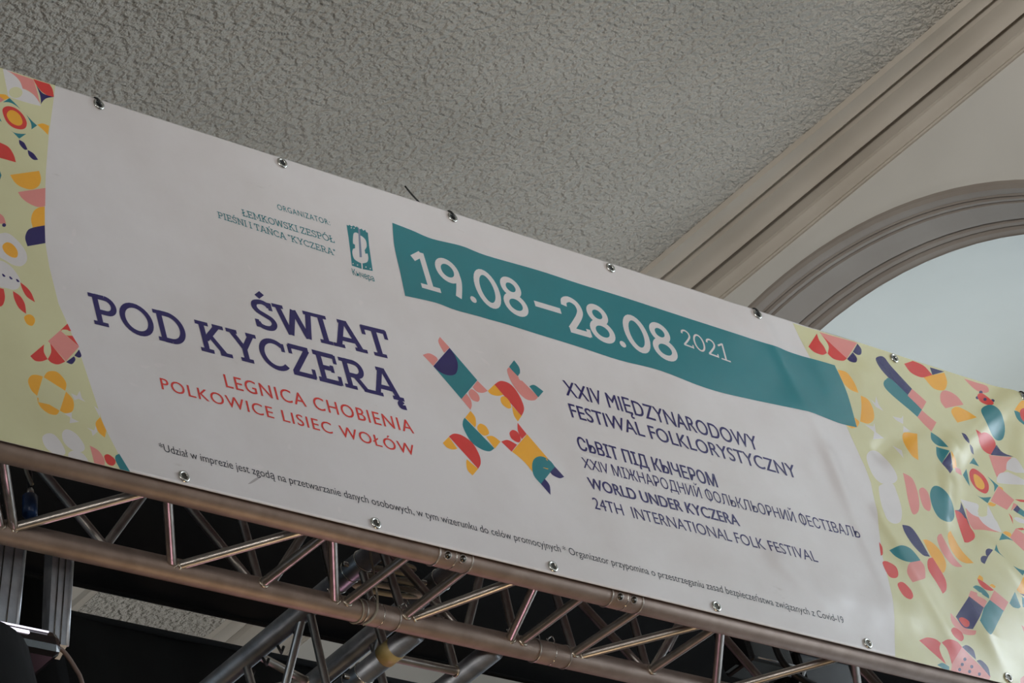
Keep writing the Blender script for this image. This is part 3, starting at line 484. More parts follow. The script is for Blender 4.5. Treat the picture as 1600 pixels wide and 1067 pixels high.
BOTTOM_BRACES = [[[-.026,.035,5.54],[-.243,.275,5.54]],[[.38,.035,5.54],[.172,.275,5.54]],[[.959,.035,5.54],[.809,.275,5.54]],[[1.531,.035,5.54],[1.301,.275,5.54]],[[1.981,.035,5.54],[1.772,.275,5.54]],[[-.406,.035,5.54],[-.208,.275,5.54]],[[-.01,.035,5.54],[.183,.275,5.54]],[[.415,.035,5.54],[.616,.275,5.54]],[[.99,.035,5.54],[1.111,.275,5.54]],[[1.552,.035,5.54],[1.764,.275,5.54]],[[1.99,.035,5.54],[2.268,.275,5.54]],[[.415,.035,5.54],[.402,.275,5.54]],[[.642,.035,5.54],[.629,.275,5.54]],[[.802,.035,5.54],[.795,.275,5.54]],[[1.142,.035,5.54],[1.135,.275,5.54]],[[1.316,.035,5.54],[1.291,.275,5.54]],[[1.554,.035,5.54],[1.533,.275,5.54]]]
BACK_BRACES = [[[.033,.275,5.54],[-.158,.275,5.78]],[[-.0,.275,5.54],[.206,.275,5.78]],[[.403,.275,5.54],[.218,.275,5.78]],[[.415,.275,5.54],[.406,.275,5.78]],[[.43,.275,5.54],[.634,.275,5.78]],[[.628,.275,5.54],[.633,.275,5.78]],[[.981,.275,5.54],[.768,.275,5.78]],[[.813,.275,5.54],[.798,.275,5.78]],[[.987,.275,5.54],[1.123,.275,5.78]],[[1.139,.275,5.54],[1.154,.275,5.78]],[[1.319,.275,5.54],[1.313,.275,5.78]],[[1.55,.275,5.54],[1.316,.275,5.78]],[[1.548,.275,5.54],[1.552,.275,5.78]],[[1.545,.275,5.54],[1.776,.275,5.78]],[[1.994,.275,5.54],[1.789,.275,5.78]],[[2.491,.275,5.54],[2.257,.275,5.78]],[[-.326,.275,5.54],[-.202,.275,5.78]]]

# ------------------------------------------------------------------ the banner's surface
BX0, BX1, BZ0, BZ1 = -.62, 3.45, 5.531, 6.5025
def seg_d(u, v, a, b):
    dx, dy = b[0]-a[0], b[1]-a[1]; L = math.hypot(dx, dy)
    t = ((u-a[0])*dx+(v-a[1])*dy)/(L*L); tc = max(0., min(1., t))
    s = ((u-a[0])*dy-(v-a[1])*dx)/L
    e = math.hypot(u-a[0]-dx*tc, v-a[1]-dy*tc)
    return tc, s, e
FOLDS = [  # (from, to, width, height) soft creases fanning out of the eyelets and corners
 ((2.96, 6.48), (2.60, 6.22), .036, .009), ((2.62, 6.25), (2.48, 6.02), .032, .007), ((3.0, 6.48), (2.82, 6.1), .04, .008),
 ((2.02, 6.46), (2.12, 6.05), .03, .003), ((2.10, 6.10), (2.14, 5.70), .026, .005), ((2.50, 5.57), (2.44, 5.80), .04, .008),
 ((2.22, 5.95), (2.34, 5.60), .028, .005), ((1.03, 6.20), (1.22, 5.58), .03, -.0016), ((2.62, 5.95), (2.90, 5.62), .05, .008),
 ((2.35, 6.40), (2.25, 6.10), .04, .004), ((1.78, 5.72), (1.92, 5.60), .035, .005), ((2.55, 6.12), (2.42, 5.86), .03, .005),
 ((2.3, 6.15), (2.62, 6.36), .03, -.005),
 ((1.55, 5.62), (2.25, 5.68), .09, .006), ((1.95, 5.70), (2.10, 5.90), .06, .004),
]
def surf(u, v):
    w = 1/(1+math.exp(-(u-2.25)*5))
    y = -.0022*math.sin(u*2.1+.5)*math.sin((v-5.5)*3.1)*(1-w)
    y -= w*(.0055*math.sin(u*7.1+v*3.7+.8)*math.sin((v-5.5)*3.2)+.0035*math.sin(u*15.3-v*11.0)*math.sin((v-5.53)*3.2))
    if u > 1.5: y -= min(1., (u-1.5)/.5)*(.0022*noise.noise((u*7, 1.3, v*7))+.0009*noise.noise((u*17, 4.3, v*13+u*6)))
    # creases
    for a, b, wd, h in FOLDS:
        t, s, e = seg_d(u, v, a, b)
        y -= h*math.exp(-(e/wd)**2)*(1-.6*t)
    edge = min(1., max(0., (v-5.545)/.12))
    return y*edge - .0015
def normal(u, v):
    h = .001
    dx = (surf(u+h, v)-surf(u-h, v))/(2*h); dz = (surf(u, v+h)-surf(u, v-h))/(2*h)
    return Vector((dx, -1, dz)).normalized()
def grid(a, b, lo, hi, knee):
    out = [a]
    while out[-1] < b-1e-6: out.append(min(b, out[-1]+(lo if out[-1] < knee else hi)))
    return out
GU = grid(BX0, BX1, .03, .008, 1.75); GV = grid(BZ0, BZ1, .008, .008, 9)
UK = next(i for i, g in enumerate(GU) if g > 1.75-1e-9)     # from here on the grid is square, 8 mm
HT = [[surf(u, v) for u in GU] for v in GV]
def sheet_y(u, v):
    """height of the sheet's own triangles, so that print lies flush on them"""
    i = min(max(bisect.bisect_right(GU, u)-1, 0), len(GU)-2); j = min(max(bisect.bisect_right(GV, v)-1, 0), len(GV)-2)
    a = (u-GU[i])/(GU[i+1]-GU[i]); b = (v-GV[j])/(GV[j+1]-GV[j])
    h00, h10, h01, h11 = HT[j][i], HT[j][i+1], HT[j+1][i], HT[j+1][i+1]
    return h00+(h10-h00)*a+(h11-h10)*b if a > b else h00+(h11-h01)*a+(h01-h00)*b
def banner_cloth(parent):
    nu, nv = len(GU), len(GV); vs, ns = [], []
    for v in GV:
        for u in GU: vs.append((u, surf(u, v), v)); ns.append(normal(u, v))
    fs = []
    for j in range(nv-1):
        for i in range(nu-1):
            a = j*nu+i; fs += [(a, a+1, a+nu+1), (a, a+nu+1, a+nu)]
    me = mesh('sheet', vs, fs, True); me.normals_split_custom_set_from_vertices(ns)
    o = link('sheet', me, V['white'], parent)
    k = o.modifiers.new('thickness', 'SOLIDIFY'); k.thickness = .0008; k.offset = -1; k.use_rim = True
    return o
LAYER = .00002
def decal(name, polys, mats, parent, label=None):
    """polys: (verts2d, tris, material index, layer). Cut along the sheet's own grid lines and laid on it."""
    allv, alln, allf, allm = [], [], [], []
    for vs, tris, mi, lay in polys:
        us = [v[0] for v in vs]; zs = [v[1] for v in vs]
        if max(us) < BX0 or min(us) > BX1: continue
        bm = bmesh.new(); bv = [bm.verts.new((v[0], v[1], 0)) for v in vs]
        for t in tris:
            try: bm.faces.new([bv[i] for i in t])
            except ValueError: pass
        def cut(co, no, side=0):
            g = bm.verts[:]+bm.edges[:]+bm.faces[:]
            bmesh.ops.bisect_plane(bm, geom=g, plane_co=co, plane_no=no, clear_outer=side > 0, clear_inner=side < 0, dist=4e-5)
        if max(us) > BX1: cut((BX1-1e-4, 0, 0), (1, 0, 0), 1)
        if min(us) < BX0: cut((BX0+1e-4, 0, 0), (1, 0, 0), -1)
        if max(zs) > BZ1: cut((0, BZ1-1e-4, 0), (0, 1, 0), 1)
        if min(zs) < BZ0: cut((0, BZ0+1e-4, 0), (0, 1, 0), -1)
        fine = max(us) > 1.76
        for g in GU:
            if min(us) < g < max(us) and (g > 1.75 or round((g-BX0)/.03) % 3 == 0): cut((g, 0, 0), (1, 0, 0))
        for i, g in enumerate(GV):
            if min(zs) < g < max(zs) and (fine or i % 6 == 0): cut((0, g, 0), (0, 1, 0))
        if fine:      # the sheet's diagonals
            m0 = int(((min(zs)-BZ0)-(max(us)-GU[UK]))/.008)-1; m1 = int(((max(zs)-BZ0)-(min(us)-GU[UK]))/.008)+1
            for m_ in range(m0, m1+1): cut((GU[UK], BZ0+.008*m_, 0), (-1, 1, 0))
        bmesh.ops.remove_doubles(bm, verts=bm.verts[:], dist=5e-5)
        bm.normal_update(); bm.verts.index_update(); base = len(allv)
        for v in bm.verts:
            u, z = v.co.x, v.co.y; allv.append((u, (sheet_y(u, z) if fine else surf(u, z))-.0002-LAYER*lay, z)); alln.append(normal(u, z))
        for f in bm.faces:
            if f.calc_area() < 1e-9: continue
            idx = [base+v.index for v in f.verts]
            # face the audience (-Y)
            if f.normal.z < 0: idx.reverse()
            allf.append(idx); allm.append(mi)
        bm.free()
    me = mesh(name, allv, allf, True)
    me.polygons.foreach_set('material_index', allm)
    me.normals_split_custom_set_from_vertices(alln)
    o = link(name, me, mats, parent)
    if label: o['label'] = label
    return o
def spline_poly(flat, k=5):
    """closed outline from (u, v, corner) triples: smooth through the points, sharp at corners"""
    P = [(flat[i], flat[i+1], flat[i+2]) for i in range(0, len(flat), 3)]; n = len(P); out = []
    for i in range(n):
        p1, p2 = P[i], P[(i+1) % n]
        out.append((p1[0], p1[1]))
        if p1[2] and p2[2]: continue
        p0 = P[i-1] if not p1[2] else p1; p3 = P[(i+2) % n] if not p2[2] else p2
        for j in range(1, k):
            t = j/k
            out.append(tuple(.5*(2*p1[a]+(p2[a]-p0[a])*t+(2*p0[a]-5*p1[a]+4*p2[a]-p3[a])*t*t+(3*p1[a]-p0[a]-3*p2[a]+p3[a])*t**3) for a in (0, 1)))
    return out
def poly(outline, mi, lay):
    tris = tessellate_polygon([[Vector((x, y, 0)) for x, y in outline]])
    return (outline, tris, mi, lay)

# ------------------------------------------------------------------ slab lettering drawn as pen strokes (cap height 1)
def ell(cx, cy, rx, ry, a0=0, a1=360, n=28):
    return [(cx+rx*math.cos(math.radians(a0+(a1-a0)*i/n)), cy+ry*math.sin(math.radians(a0+(a1-a0)*i/n))) for i in range(n+1)]
def crv(*p):
    return [tuple(v[:2]) for v in smooth_path([(x, y, 0) for x, y in p], 5)]
def ser(x0, x1, y): return ('s', x0, x1, y)
def tip(x, y0, y1): return ('v', x, y0, y1)
B_, T_ = 0., 1.
GL = {
 'P': (.80, [[(.2, 0), (.2, 1)], [(.2, .93), (.46, .93)]+ell(.46, .69, .22, .24, 90, -90, 14)+[(.46, .45), (.2, .45)], ser(.02, .42, 0), ser(.02, .25, 1)]),
 'O': (.98, [ell(.48, .5, .39, .44)]),
 'D': (.93, [[(.2, 0), (.2, 1)], [(.2, .93), (.42, .93)]+ell(.42, .5, .37, .43, 90, -90, 20)+[(.42, .07), (.2, .07)], ser(.03, .3, 0), ser(.03, .3, 1)]),
 'K': (.92, [[(.2, 0), (.2, 1)], [(.24, .42), (.66, .95)], [(.38, .58), (.74, .04)], ser(.02, .4, 0), ser(.02, .4, 1), ser(.52, .84, 1), ser(.58, .93, 0)]),
 'Y': (.88, [[(.14, .95), (.44, .44)], [(.74, .95), (.44, .44)], [(.44, .5), (.44, 0)], ser(0, .32, 1), ser(.58, .88, 1), ser(.26, .63, 0)]),
 'C': (.86, [ell(.48, .5, .39, .44, 48, 318, 26), tip(.76, .66, .93)]),
 'Z': (.80, [[(.1, .94), (.7, .94)], [(.66, .92), (.12, .08)], [(.06, .06), (.74, .06)], tip(.12, .68, .97), tip(.71, .03, .32)]),
 'E': (.80, [[(.2, 0), (.2, 1)], [(.03, .94), (.68, .94)], [(.2, .5), (.54, .5)], [(.03, .06), (.7, .06)], tip(.67, .7, .99), tip(.7, .01, .3), tip(.53, .38, .62)]),
 'R': (.90, [[(.2, 0), (.2, 1)], [(.2, .93), (.46, .93)]+ell(.46, .7, .21, .23, 90, -90, 14)+[(.46, .47), (.2, .47)], [(.42, .47), (.7, .04)], ser(.02, .4, 0), ser(.02, .25, 1), ser(.6, .88, 0)]),
 'A': (.92, [[(.13, .04), (.42, .97)], [(.78, .04), (.48, .97)], [(.24, .33), (.66, .33)], ser(-.03, .3, 0), ser(.6, .95, 0), ser(.28, .56, 1)]),
 'W': (1.12, [[(.12, .95), (.31, .02)], [(.31, .02), (.56, .93)], [(.56, .93), (.80, .02)], [(.80, .02), (.99, .95)], ser(-.03, .28, 1), ser(.84, 1.14, 1)]),
 'I': (.42, [[(.2, 0), (.2, 1)], ser(.02, .38, 0), ser(.02, .38, 1)]),
 'T': (.82, [[(.05, .94), (.77, .94)], [(.41, 0), (.41, .94)], ser(.22, .6, 0), tip(.08, .68, .99), tip(.74, .68, .99)]),
 'S': (.68, [crv((.55, .8), (.48, .9), (.33, .94), (.16, .87), (.12, .72), (.2, .59), (.36, .5), (.52, .4), (.57, .25), (.48, .1), (.31, .06), (.16, .11), (.1, .22)), tip(.57, .7, .97), tip(.09, .04, .3)]),
 'L': (.72, [[(.2, 0), (.2, 1)], [(.03, .06), (.64, .06)], ser(.03, .4, 1), tip(.64, .01, .32)]),
 'M': (1.08, [[(.18, 0), (.18, 1)], [(.9, 0), (.9, 1)], [(.18, .97), (.54, .25), (.9, .97)], ser(.0, .36, 0), ser(.72, 1.08, 0), ser(0, .2, 1), ser(.88, 1.08, 1)]),
 'N': (.96, [[(.18, 0), (.18, 1)], [(.77, 0), (.77, 1)], [(.18, .97), (.77, .03)], ser(0, .36, 0), ser(0, .2, 1), ser(.59, .95, 1)]),
 '1': (.66, [[(.36, 0), (.36, .98)], [(.08, .76), (.36, .95)], ser(.1, .62, 0)]),
 '9': (.72, [ell(.34, .69, .25, .25), crv((.585, .69), (.59, .5), (.53, .27), (.44, .02))]),
 '0': (.74, [ell(.36, .5, .27, .44)]),
 '8': (.70, [ell(.35, .74, .21, .2), ell(.35, .28, .26, .23)]),
 '2': (.66, [crv((.1, .72), (.14, .86), (.3, .94), (.47, .87), (.52, .7), (.45, .53), (.3, .33), (.1, .09)), [(.06, .07), (.6, .07)], tip(.59, .02, .22)]),
 '.': (.30, [('d', .14, .08, .085)]),
 '\u2013': (.62, [[(.02, .42), (.6, .42)]]),
 '"': (.40, [[(.1, 1.0), (.12, .74)], [(.27, 1.0), (.25, .74)]]),
 ' ': (.28, []),
}
GL['\u015a'] = (GL['S'][0], GL['S'][1]+[[(.28, 1.1), (.45, 1.27)]])
GL['\u0104'] = (GL['A'][0], GL['A'][1]+[crv((.88, .0), (.78, -.1), (.8, -.2), (.95, -.2))])
GL['\u0141'] = (GL['L'][0], GL['L'][1]+[[(.0, .38), (.44, .66)]])
GL['\u0143'] = (GL['N'][0], GL['N'][1]+[[(.42, 1.1), (.58, 1.27)]])
GL['\u00d3'] = (GL['O'][0], GL['O'][1]+[[(.44, 1.08), (.6, 1.25)]])
def stroke_quads(p, w):
    """ribbon of width w along a path"""
    n = len(p); L, R_ = [], []; closed = math.hypot(p[0][0]-p[-1][0], p[0][1]-p[-1][1]) < 1e-6 and n > 3
    for i in range(n):
        a = p[i-1] if i else (p[-2] if closed else p[0]); b = p[i+1] if i < n-1 else (p[1] if closed else p[-1])
        dx, dy = b[0]-a[0], b[1]-a[1]; l = math.hypot(dx, dy) or 1
        L.append((p[i][0]-dy/l*w/2, p[i][1]+dx/l*w/2)); R_.append((p[i][0]+dy/l*w/2, p[i][1]-dx/l*w/2))
    vs = L+R_; return vs, [(i, i+1, n+i+1, n+i) for i in range(n-1)]
def slab_text(s, w):
    out, x = [], 0.
    for ch in s:
        adv, parts = GL[ch]
        for p in parts:
            if p[0] == 's': vs = [(p[1], p[3]-(0 if p[3] < .5 else w*.8)), (p[2], p[3]-(0 if p[3] < .5 else w*.8)), (p[2], p[3]+(w*.8 if p[3] < .5 else 0)), (p[1], p[3]+(w*.8 if p[3] < .5 else 0))]; fs = [(0, 1, 2, 3)]
            elif p[0] == 'v': vs = [(p[1]-w*.36, p[2]), (p[1]+w*.36, p[2]), (p[1]+w*.36, p[3]), (p[1]-w*.36, p[3])]; fs = [(0, 1, 2, 3)]
            elif p[0] == 'd':
                e = ell(p[1], p[2], p[3]*(w/.15)**.5, p[3]*(w/.15)**.5, n=16)[:-1]; vs = e; fs = [tuple(range(16))]
            else: vs, fs = stroke_quads(p, w)
            out.append(([(a+x, b) for a, b in vs], fs))
        x += adv
    return out
def sans_text(s, weight, space=1.):
    if '\u0424' in s:      # drawn as a ring with a stem
        vs, fs = sans_text(s.replace('\u0424', '\u041e'), weight); w = max(v[0] for v in sans_text('\u041e', 0)[0])-min(v[0] for v in sans_text('\u041e', 0)[0])
        for i, ch in enumerate(s):
            if ch != '\u0424': continue
            x = max(v[0] for v in sans_text(s[:i].replace('\u0424', '\u041e')+'\u041e', 0)[0])-w/2; n = len(vs)
            vs = vs+[(x-.03, -.09), (x+.03, -.09), (x+.03, .80), (x-.03, .80)]; fs = fs+[(n, n+1, n+2, n+3)]
        return vs, fs
    cu = bpy.data.curves.new('t', 'FONT'); cu.body = s; cu.resolution_u = 4; cu.offset = weight; cu.size = 1; cu.space_character = space
    o = bpy.data.objects.new('t', cu); C.objects.link(o)
    dg = bpy.context.evaluated_depsgraph_get(); me = bpy.data.meshes.new_from_object(o.evaluated_get(dg))
    vs = [(v.co.x, v.co.y) for v in me.vertices]; fs = [tuple(p.vertices) for p in me.polygons]
    bpy.data.objects.remove(o); bpy.data.curves.remove(cu); bpy.data.meshes.remove(me)
    return vs, fs
_cap = max(v[1] for v in sans_text('H', 0)[0])
def place_text(font, s, weight, u0, z0, u1, z1, cap, space=1.):
    if font == 'slab': pieces = slab_text(s, weight); sc = cap
    else:
        vs, fs = sans_text(s, 0, space); sc = cap/_cap
        pieces = [(vs, fs)]
        for k in range(1, 3 if weight > 0 else 1): pieces += [([(x+weight*k/2, y) for x, y in vs], fs)]
        if weight > .02: pieces += [([(x+weight/2, y+weight/3) for x, y in vs], fs)]
    xs = [v[0] for vs, _ in pieces for v in vs]; xa, xb = min(xs), max(xs)
    W = math.hypot(u1-u0, z1-z0); d = ((u1-u0)/W, (z1-z0)/W); k = W/(xb-xa)
    # a piece of text is set wider or narrower only along its line
    return [([(u0+d[0]*(x-xa)*k-d[1]*y*sc, z0+d[1]*(x-xa)*k+d[0]*y*sc) for x, y in vs], fs) for vs, fs in pieces]

def stack(q, placed):
    b = (min(q[::3]), max(q[::3]), min(q[1::3]), max(q[1::3])); l = 1
    for c, k in placed:
        if b[0] < c[1] and c[0] < b[1] and b[2] < c[3] and c[2] < b[3]: l = max(l, k+1)
    placed.append((b, l)); return l
def build_banner():
    t = thing('festival_banner', 'long white vinyl festival banner with bright patterned ends tied along the aluminium truss', 'banner', loc=(0, 0, 0))
    banner_cloth(t)
    L = list(zip(PANEL_LEFT[::2], PANEL_LEFT[1::2])); R_ = list(zip(PANEL_RIGHT[::2], PANEL_RIGHT[1::2]))
    # cream fields behind the patterns
    pl = [(BX0, 6.52), (BX0, 5.52)]+[(u, z) for u, z in L][::-1]
    pr = [(u, z) for u, z in R_]+[(BX1, 5.52), (BX1, 6.52)]
    for side, fld, lab in (('L', pl, 'cream field with folk shapes at the left end'), ('R', pr, 'cream field with folk shapes at the right end')):
        polys = [poly(fld, 0, 0)]; cs = ['cream', 'O', 'R', 'P', 'T', 'N', 'W', 'Y']; idx = {c: i for i, c in enumerate(cs)}
        placed = []
        for g, c, lay, q in SHAPES:
            if g != side: continue
            polys.append(poly(spline_poly(q), idx[c], stack(q, placed)))
            if g == 'L':
                q2 = [a-.36 if i % 3 == 0 else a for i, a in enumerate(q)]
                if max(q2[::3]) < -.27-.2*(6.5-min(q2[1::3])) and min(q2[::3]) > BX0: polys.append(poly(spline_poly(q2), idx[c], stack(q2, placed)))
            if g == 'R' and min(q[::3]) > 2.47 and max(q[::3]) < 2.85:      # the pattern repeats towards the banner's end
                q2 = [a+.61 if i % 3 == 0 else a for i, a in enumerate(q)]; polys.append(poly(spline_poly(q2), idx[c], stack(q2, placed)))
        decal('printed_pattern', polys, [V[c] for c in cs], t, lab)
    cs = ['O', 'R', 'P', 'T', 'N', 'W', 'G', 'D', 'F']; idx = {c: i for i, c in enumerate(cs)}
    for g, nm, lab in (('M', 'printed_figures', 'ring of four geometric dancing figures'), ('S', 'scuff_marks', 'grey scuff marks'), ('G', 'printed_emblem', 'teal emblem of a fiddle'), ('B', 'date_band', 'ragged teal band')):
        polys = []; placed = []
        for gg, c, lay, q in SHAPES:
            if gg != g: continue
            p = poly(spline_poly(q), idx[c], 12 if g == 'B' else stack(q, placed))
            if g == 'S': decal('scuff_mark', [p], [V[k] for k in cs], t, None)
            else: polys.append(p)
        if polys: decal(nm, polys, [V[c] for c in cs], t, lab)
    rows_ = []
    for row in TEXTS:      # each printed line is a part of its own; the date is one line
        if rows_ and row[0] == 'date_lettering' == rows_[-1][0][0]: rows_[-1].append(row)
        else: rows_.append([row])
    for rows in rows_:
        nm = rows[0][0]; polys, mats, lay = [], [], 0
        for _, font, s, c, w, u0, z0, u1, z1, h in rows:
            m = V[c]
            if m not in mats: mats.append(m)
            for vs, fs in place_text(font, s, w, u0, z0, u1, z1, h, 1.14 if nm.startswith('town') or 'ORG' in s else 1.):
                lay += 1; polys.append((vs, fs, mats.index(m), 14+(lay % 12)*.4))
        decal(nm, polys, mats, t)
    # eyelets
    for k in range(-1, 7):
        for z in (6.4855, 5.5505):
            u = k*.5+(.003 if k else .006); y = surf(u, z)-.0015
            vs, fs = ring_data((u, y, z), (0, 1, 0), .0105, .0035, 20, 6)
            o = link('eyelet', mesh('eyelet', vs, fs, True), M['steel'], t)
            vs, fs = tube_data([(u, y-.0006, z), (u, y+.004, z)], .0085, 14)
            link('eyelet_hole', mesh('eyelet_hole', vs, fs), M['dark_steel'] if z < 6 else M['drop'], o)
    # cable ties through some of the top eyelets
    for u, tail in ((.006, .0), (1.003, .06), (2.003, .0), (3.003, .0)):
        y = surf(u, 6.485)
        vs, fs = tube_data(smooth_path([(u+.004, y-.003, 6.482), (u, y-.006, 6.490), (u-.004, y-.004, 6.499), (u-.006, y+.004, 6.504), (u-.006, y+.02, 6.498)], 4), .0022, 8)
        link('cable_tie', mesh('cable_tie', vs, fs, True), M['drop'], t)
    link('cable_tie', mesh('cable_tie', *tube_data(smooth_path([(.925, .004, 6.492), (.92, .008, 6.51), (.905, .012, 6.535), (.897, .016, 6.556)], 4), .0022, 6), smooth=True), M['drop'], t)
    return t

# ------------------------------------------------------------------ trusses
ZB, ZT, YF, YB = 5.54, 5.78, .035, .275
CR, BR = .025, .0098
def chord(parent, p, q, m, r=CR):
    return tube('chord', [p, q], r, m, parent, 28)
def brace(parent, p, q, r=BR):
    b = tube('brace', [p, q], r, M['alu'], parent, 14, False)
    return b
def weld(parent, at, axis_p, axis_q):
    """bead where a brace meets its chord"""
    p, q = Vector(axis_p), Vector(axis_q); d = (q-p).normalized()
    vs, fs = ring_data(Vector(at), d, BR+.001, .0028, 16, 6)
    return link('weld_bead', mesh('weld_bead', vs, fs, True), M['bead'], parent)
def coupler(parent, x, axis, y, z, pins=True):
    """conical coupler between two truss sections: sleeve, three ring grooves and two pins"""
    A = Vector((1, 0, 0)) if axis == 'x' else Vector((0, 1, 0))
    c = Vector((x, y, z))
    s = tube('coupler_sleeve', [c-A*.046, c-A*.042, c+A*.042, c+A*.046], [CR, CR+.0012, CR+.0012, CR], M['alu_dull'], parent, 28)
    for d in (-.046, 0, .046):
        ring('weld_bead', c+A*d, A, CR+.0008, .0022 if d else .0012, M['steel'] if d == 0 else M['alu'], s, 28, 6)
    if pins:
        for d in (-.021, .021):
            F = Vector((-.2, -1, -.62)).normalized() if axis == 'x' else Vector((-1, 0, -.15)).normalized()
            tube('pin', [c+A*d+F*(CR-.01), c+A*d+F*(CR+.004)], [.0075, .006], M['dark_steel'], s, 14)
            ring('pin_rim', c+A*d+F*(CR+.0015), F, .0085, .0015, M['alu'], s, 16, 6)
    return s
def r_clip(parent, at, axis=(1, 0, 0)):
    a = Vector(at); A = Vector(axis)
    return link('spring_clip', mesh('spring_clip', *tube_data(smooth_path([a, a+A*.004+Vector((0, -.004, .014)), a+A*.016+Vector((0, -.006, .02)), a+A*.02+Vector((0, -.004, .008)), a+A*.006+Vector((0, -.002, .004)), a-A*.004+Vector((0, -.006, .012))], 4), .0016, 6), smooth=True), M['steel'], parent)

def main_truss():
    t = thing('lighting_truss', 'long square aluminium truss running along the bottom of the banner', 'truss', loc=(0, 0, 0))
    for y in (YF, YB):
        for z in (ZB, ZT): chord(t, (-1.75, y, z), (3.85, y, z), M['alu_dull'])
    # beyond the frame on the left and the right the same zigzag goes on
    bottom = [tuple(map(tuple, b)) for b in BOTTOM_BRACES]; back = [tuple(map(tuple, b)) for b in BACK_BRACES]
    for x in (-.45, -.92, -1.39, 2.49, 2.94, 3.39):
        bottom.append(((x, YF, ZB), (x-.2, YB, ZB))); bottom.append(((x, YF, ZB), (x+.21, YB, ZB)))
        back.append(((x, YB, ZB), (x-.2, YB, ZT))); back.append(((x, YB, ZB), (x+.2, YB, ZT)))
    def trim(p, q, r=.012):
        p, q = Vector(p), Vector(q); d = (q-p).normalized(); return p+d*r, q-d*r
    for p, q in bottom:
        p, q = trim(p, q); brace(t, p, q)
        d = (Vector(q)-Vector(p)).normalized(); weld(t, Vector(q)-d*.0125, p, q)
    for p, q in back:
        p, q = trim(p, q); brace(t, p, q)
    # top and front faces, mostly behind the banner
    xs = [-1.6+.235*i for i in range(23)]
    for i in range(22):
        a, b = (YF, YB) if i % 2 else (YB, YF); brace(t, (xs[i], a, ZT), (xs[i+1], b, ZT))
        a, b = (ZB, ZT) if i % 2 else (ZT, ZB); brace(t, (xs[i], YF, a+(.012 if a == ZB else -.012)), (xs[i+1], YF, b+(.012 if b == ZB else -.012)))
    for x in (.733, 1.235):
        for y, z in ((YF, ZB), (YB, ZB), (YF, ZT), (YB, ZT)): coupler(t, x, 'x', y, z, y == YF and z == ZB)
    for x in (.66, .712, .80, 1.19, 1.235, .60, 1.115): r_clip(t, (x, YB-.004, ZB+.021))
    return t

XL, XR = .865, 1.095
def side_truss():
    t = thing('lighting_truss', 'aluminium truss running back from behind the banner truss, band of yellow tape on one tube', 'truss', loc=(0, 0, 0))
    for x in (XL, XR):
        for z in (ZB, ZT): chord(t, (x, YB+CR+.001, z), (x, 3.2, z), M['alu_cool'])
    B = lambda p, q: brace(t, p, q)
    B((XL, .405, ZB), (XR, .405, ZB)); weld(t, (XR-.026, .405, ZB), (XL, .405, ZB), (XR, .405, ZB))
    n = [.41, .60, .83, 1.06, 1.29, 1.52, 1.75, 1.98, 2.21, 2.44, 2.67, 2.9, 3.1]
    for i in range(len(n)-1):
        a, b = (ZT, ZB) if i % 2 else (ZB, ZT)
        if i: B((XL, n[i]+.01, a), (XL, n[i+1]-.01, b)); B((XR, n[i]+.01, a), (XR, n[i+1]-.01, b))
        a, b = (XL, XR) if i % 2 else (XR, XL)
        if i > 1: B((a, n[i]+.01, ZT), (b, n[i+1]-.01, ZT))
        if i: B((a, n[i]+.01, ZB), (b, n[i+1]-.01, ZB))
    for p, q in (((XL, .595, ZT), (XL, .60, ZB)), ((XR, .43, ZT), (XR, .428, ZB)), ((XL, .83, ZT), (XL, .82, ZB)), ((XL, .41, ZT), (XL, .40, ZB)), ((XL, .80, ZT), (XR, .87, ZT)), ((XR, .65, ZT), (XR, .65, ZB))): B(p, q)
    for x, y, z in ((XL, .445, ZT), (XL, .525, ZB), (XR, .445, ZT), (XR, .54, ZB)):
        A = Vector((0, 1, 0)); c = Vector((x, y, z))
        s = tube('coupler_sleeve', [c-A*.046, c-A*.042, c+A*.042, c+A*.046], [CR, CR+.0012, CR+.0012, CR], M['alu_cool'], t, 28)
        for d in (-.046, 0, .046): ring('weld_bead', c+A*d, A, CR+.0008, .002, M['steel'], s, 28, 6)
        for d in (-.021, .021): tube('pin', [c+A*d+Vector((-CR-.012, 0, 0)), c+A*d+Vector((CR+.012, 0, 0))], .006, M['steel'], s, 12)
    o = tube('yellow_tape', [(XL, .368, ZB), (XL, .408, ZB)], CR+.0012, M['tape'], t, 28); o['label'] = 'band of yellow tape wound round the tube'
    for y in (.66, .72, .775, .83):
        tube('cable_tie', [(XL+.002, y, ZT-CR-.004), (XL+.02, y+.012, ZT-CR-.012), (XL+.028, y+.008, ZT-CR+.004)], .0035, M['drop'], t, 8)
    return t
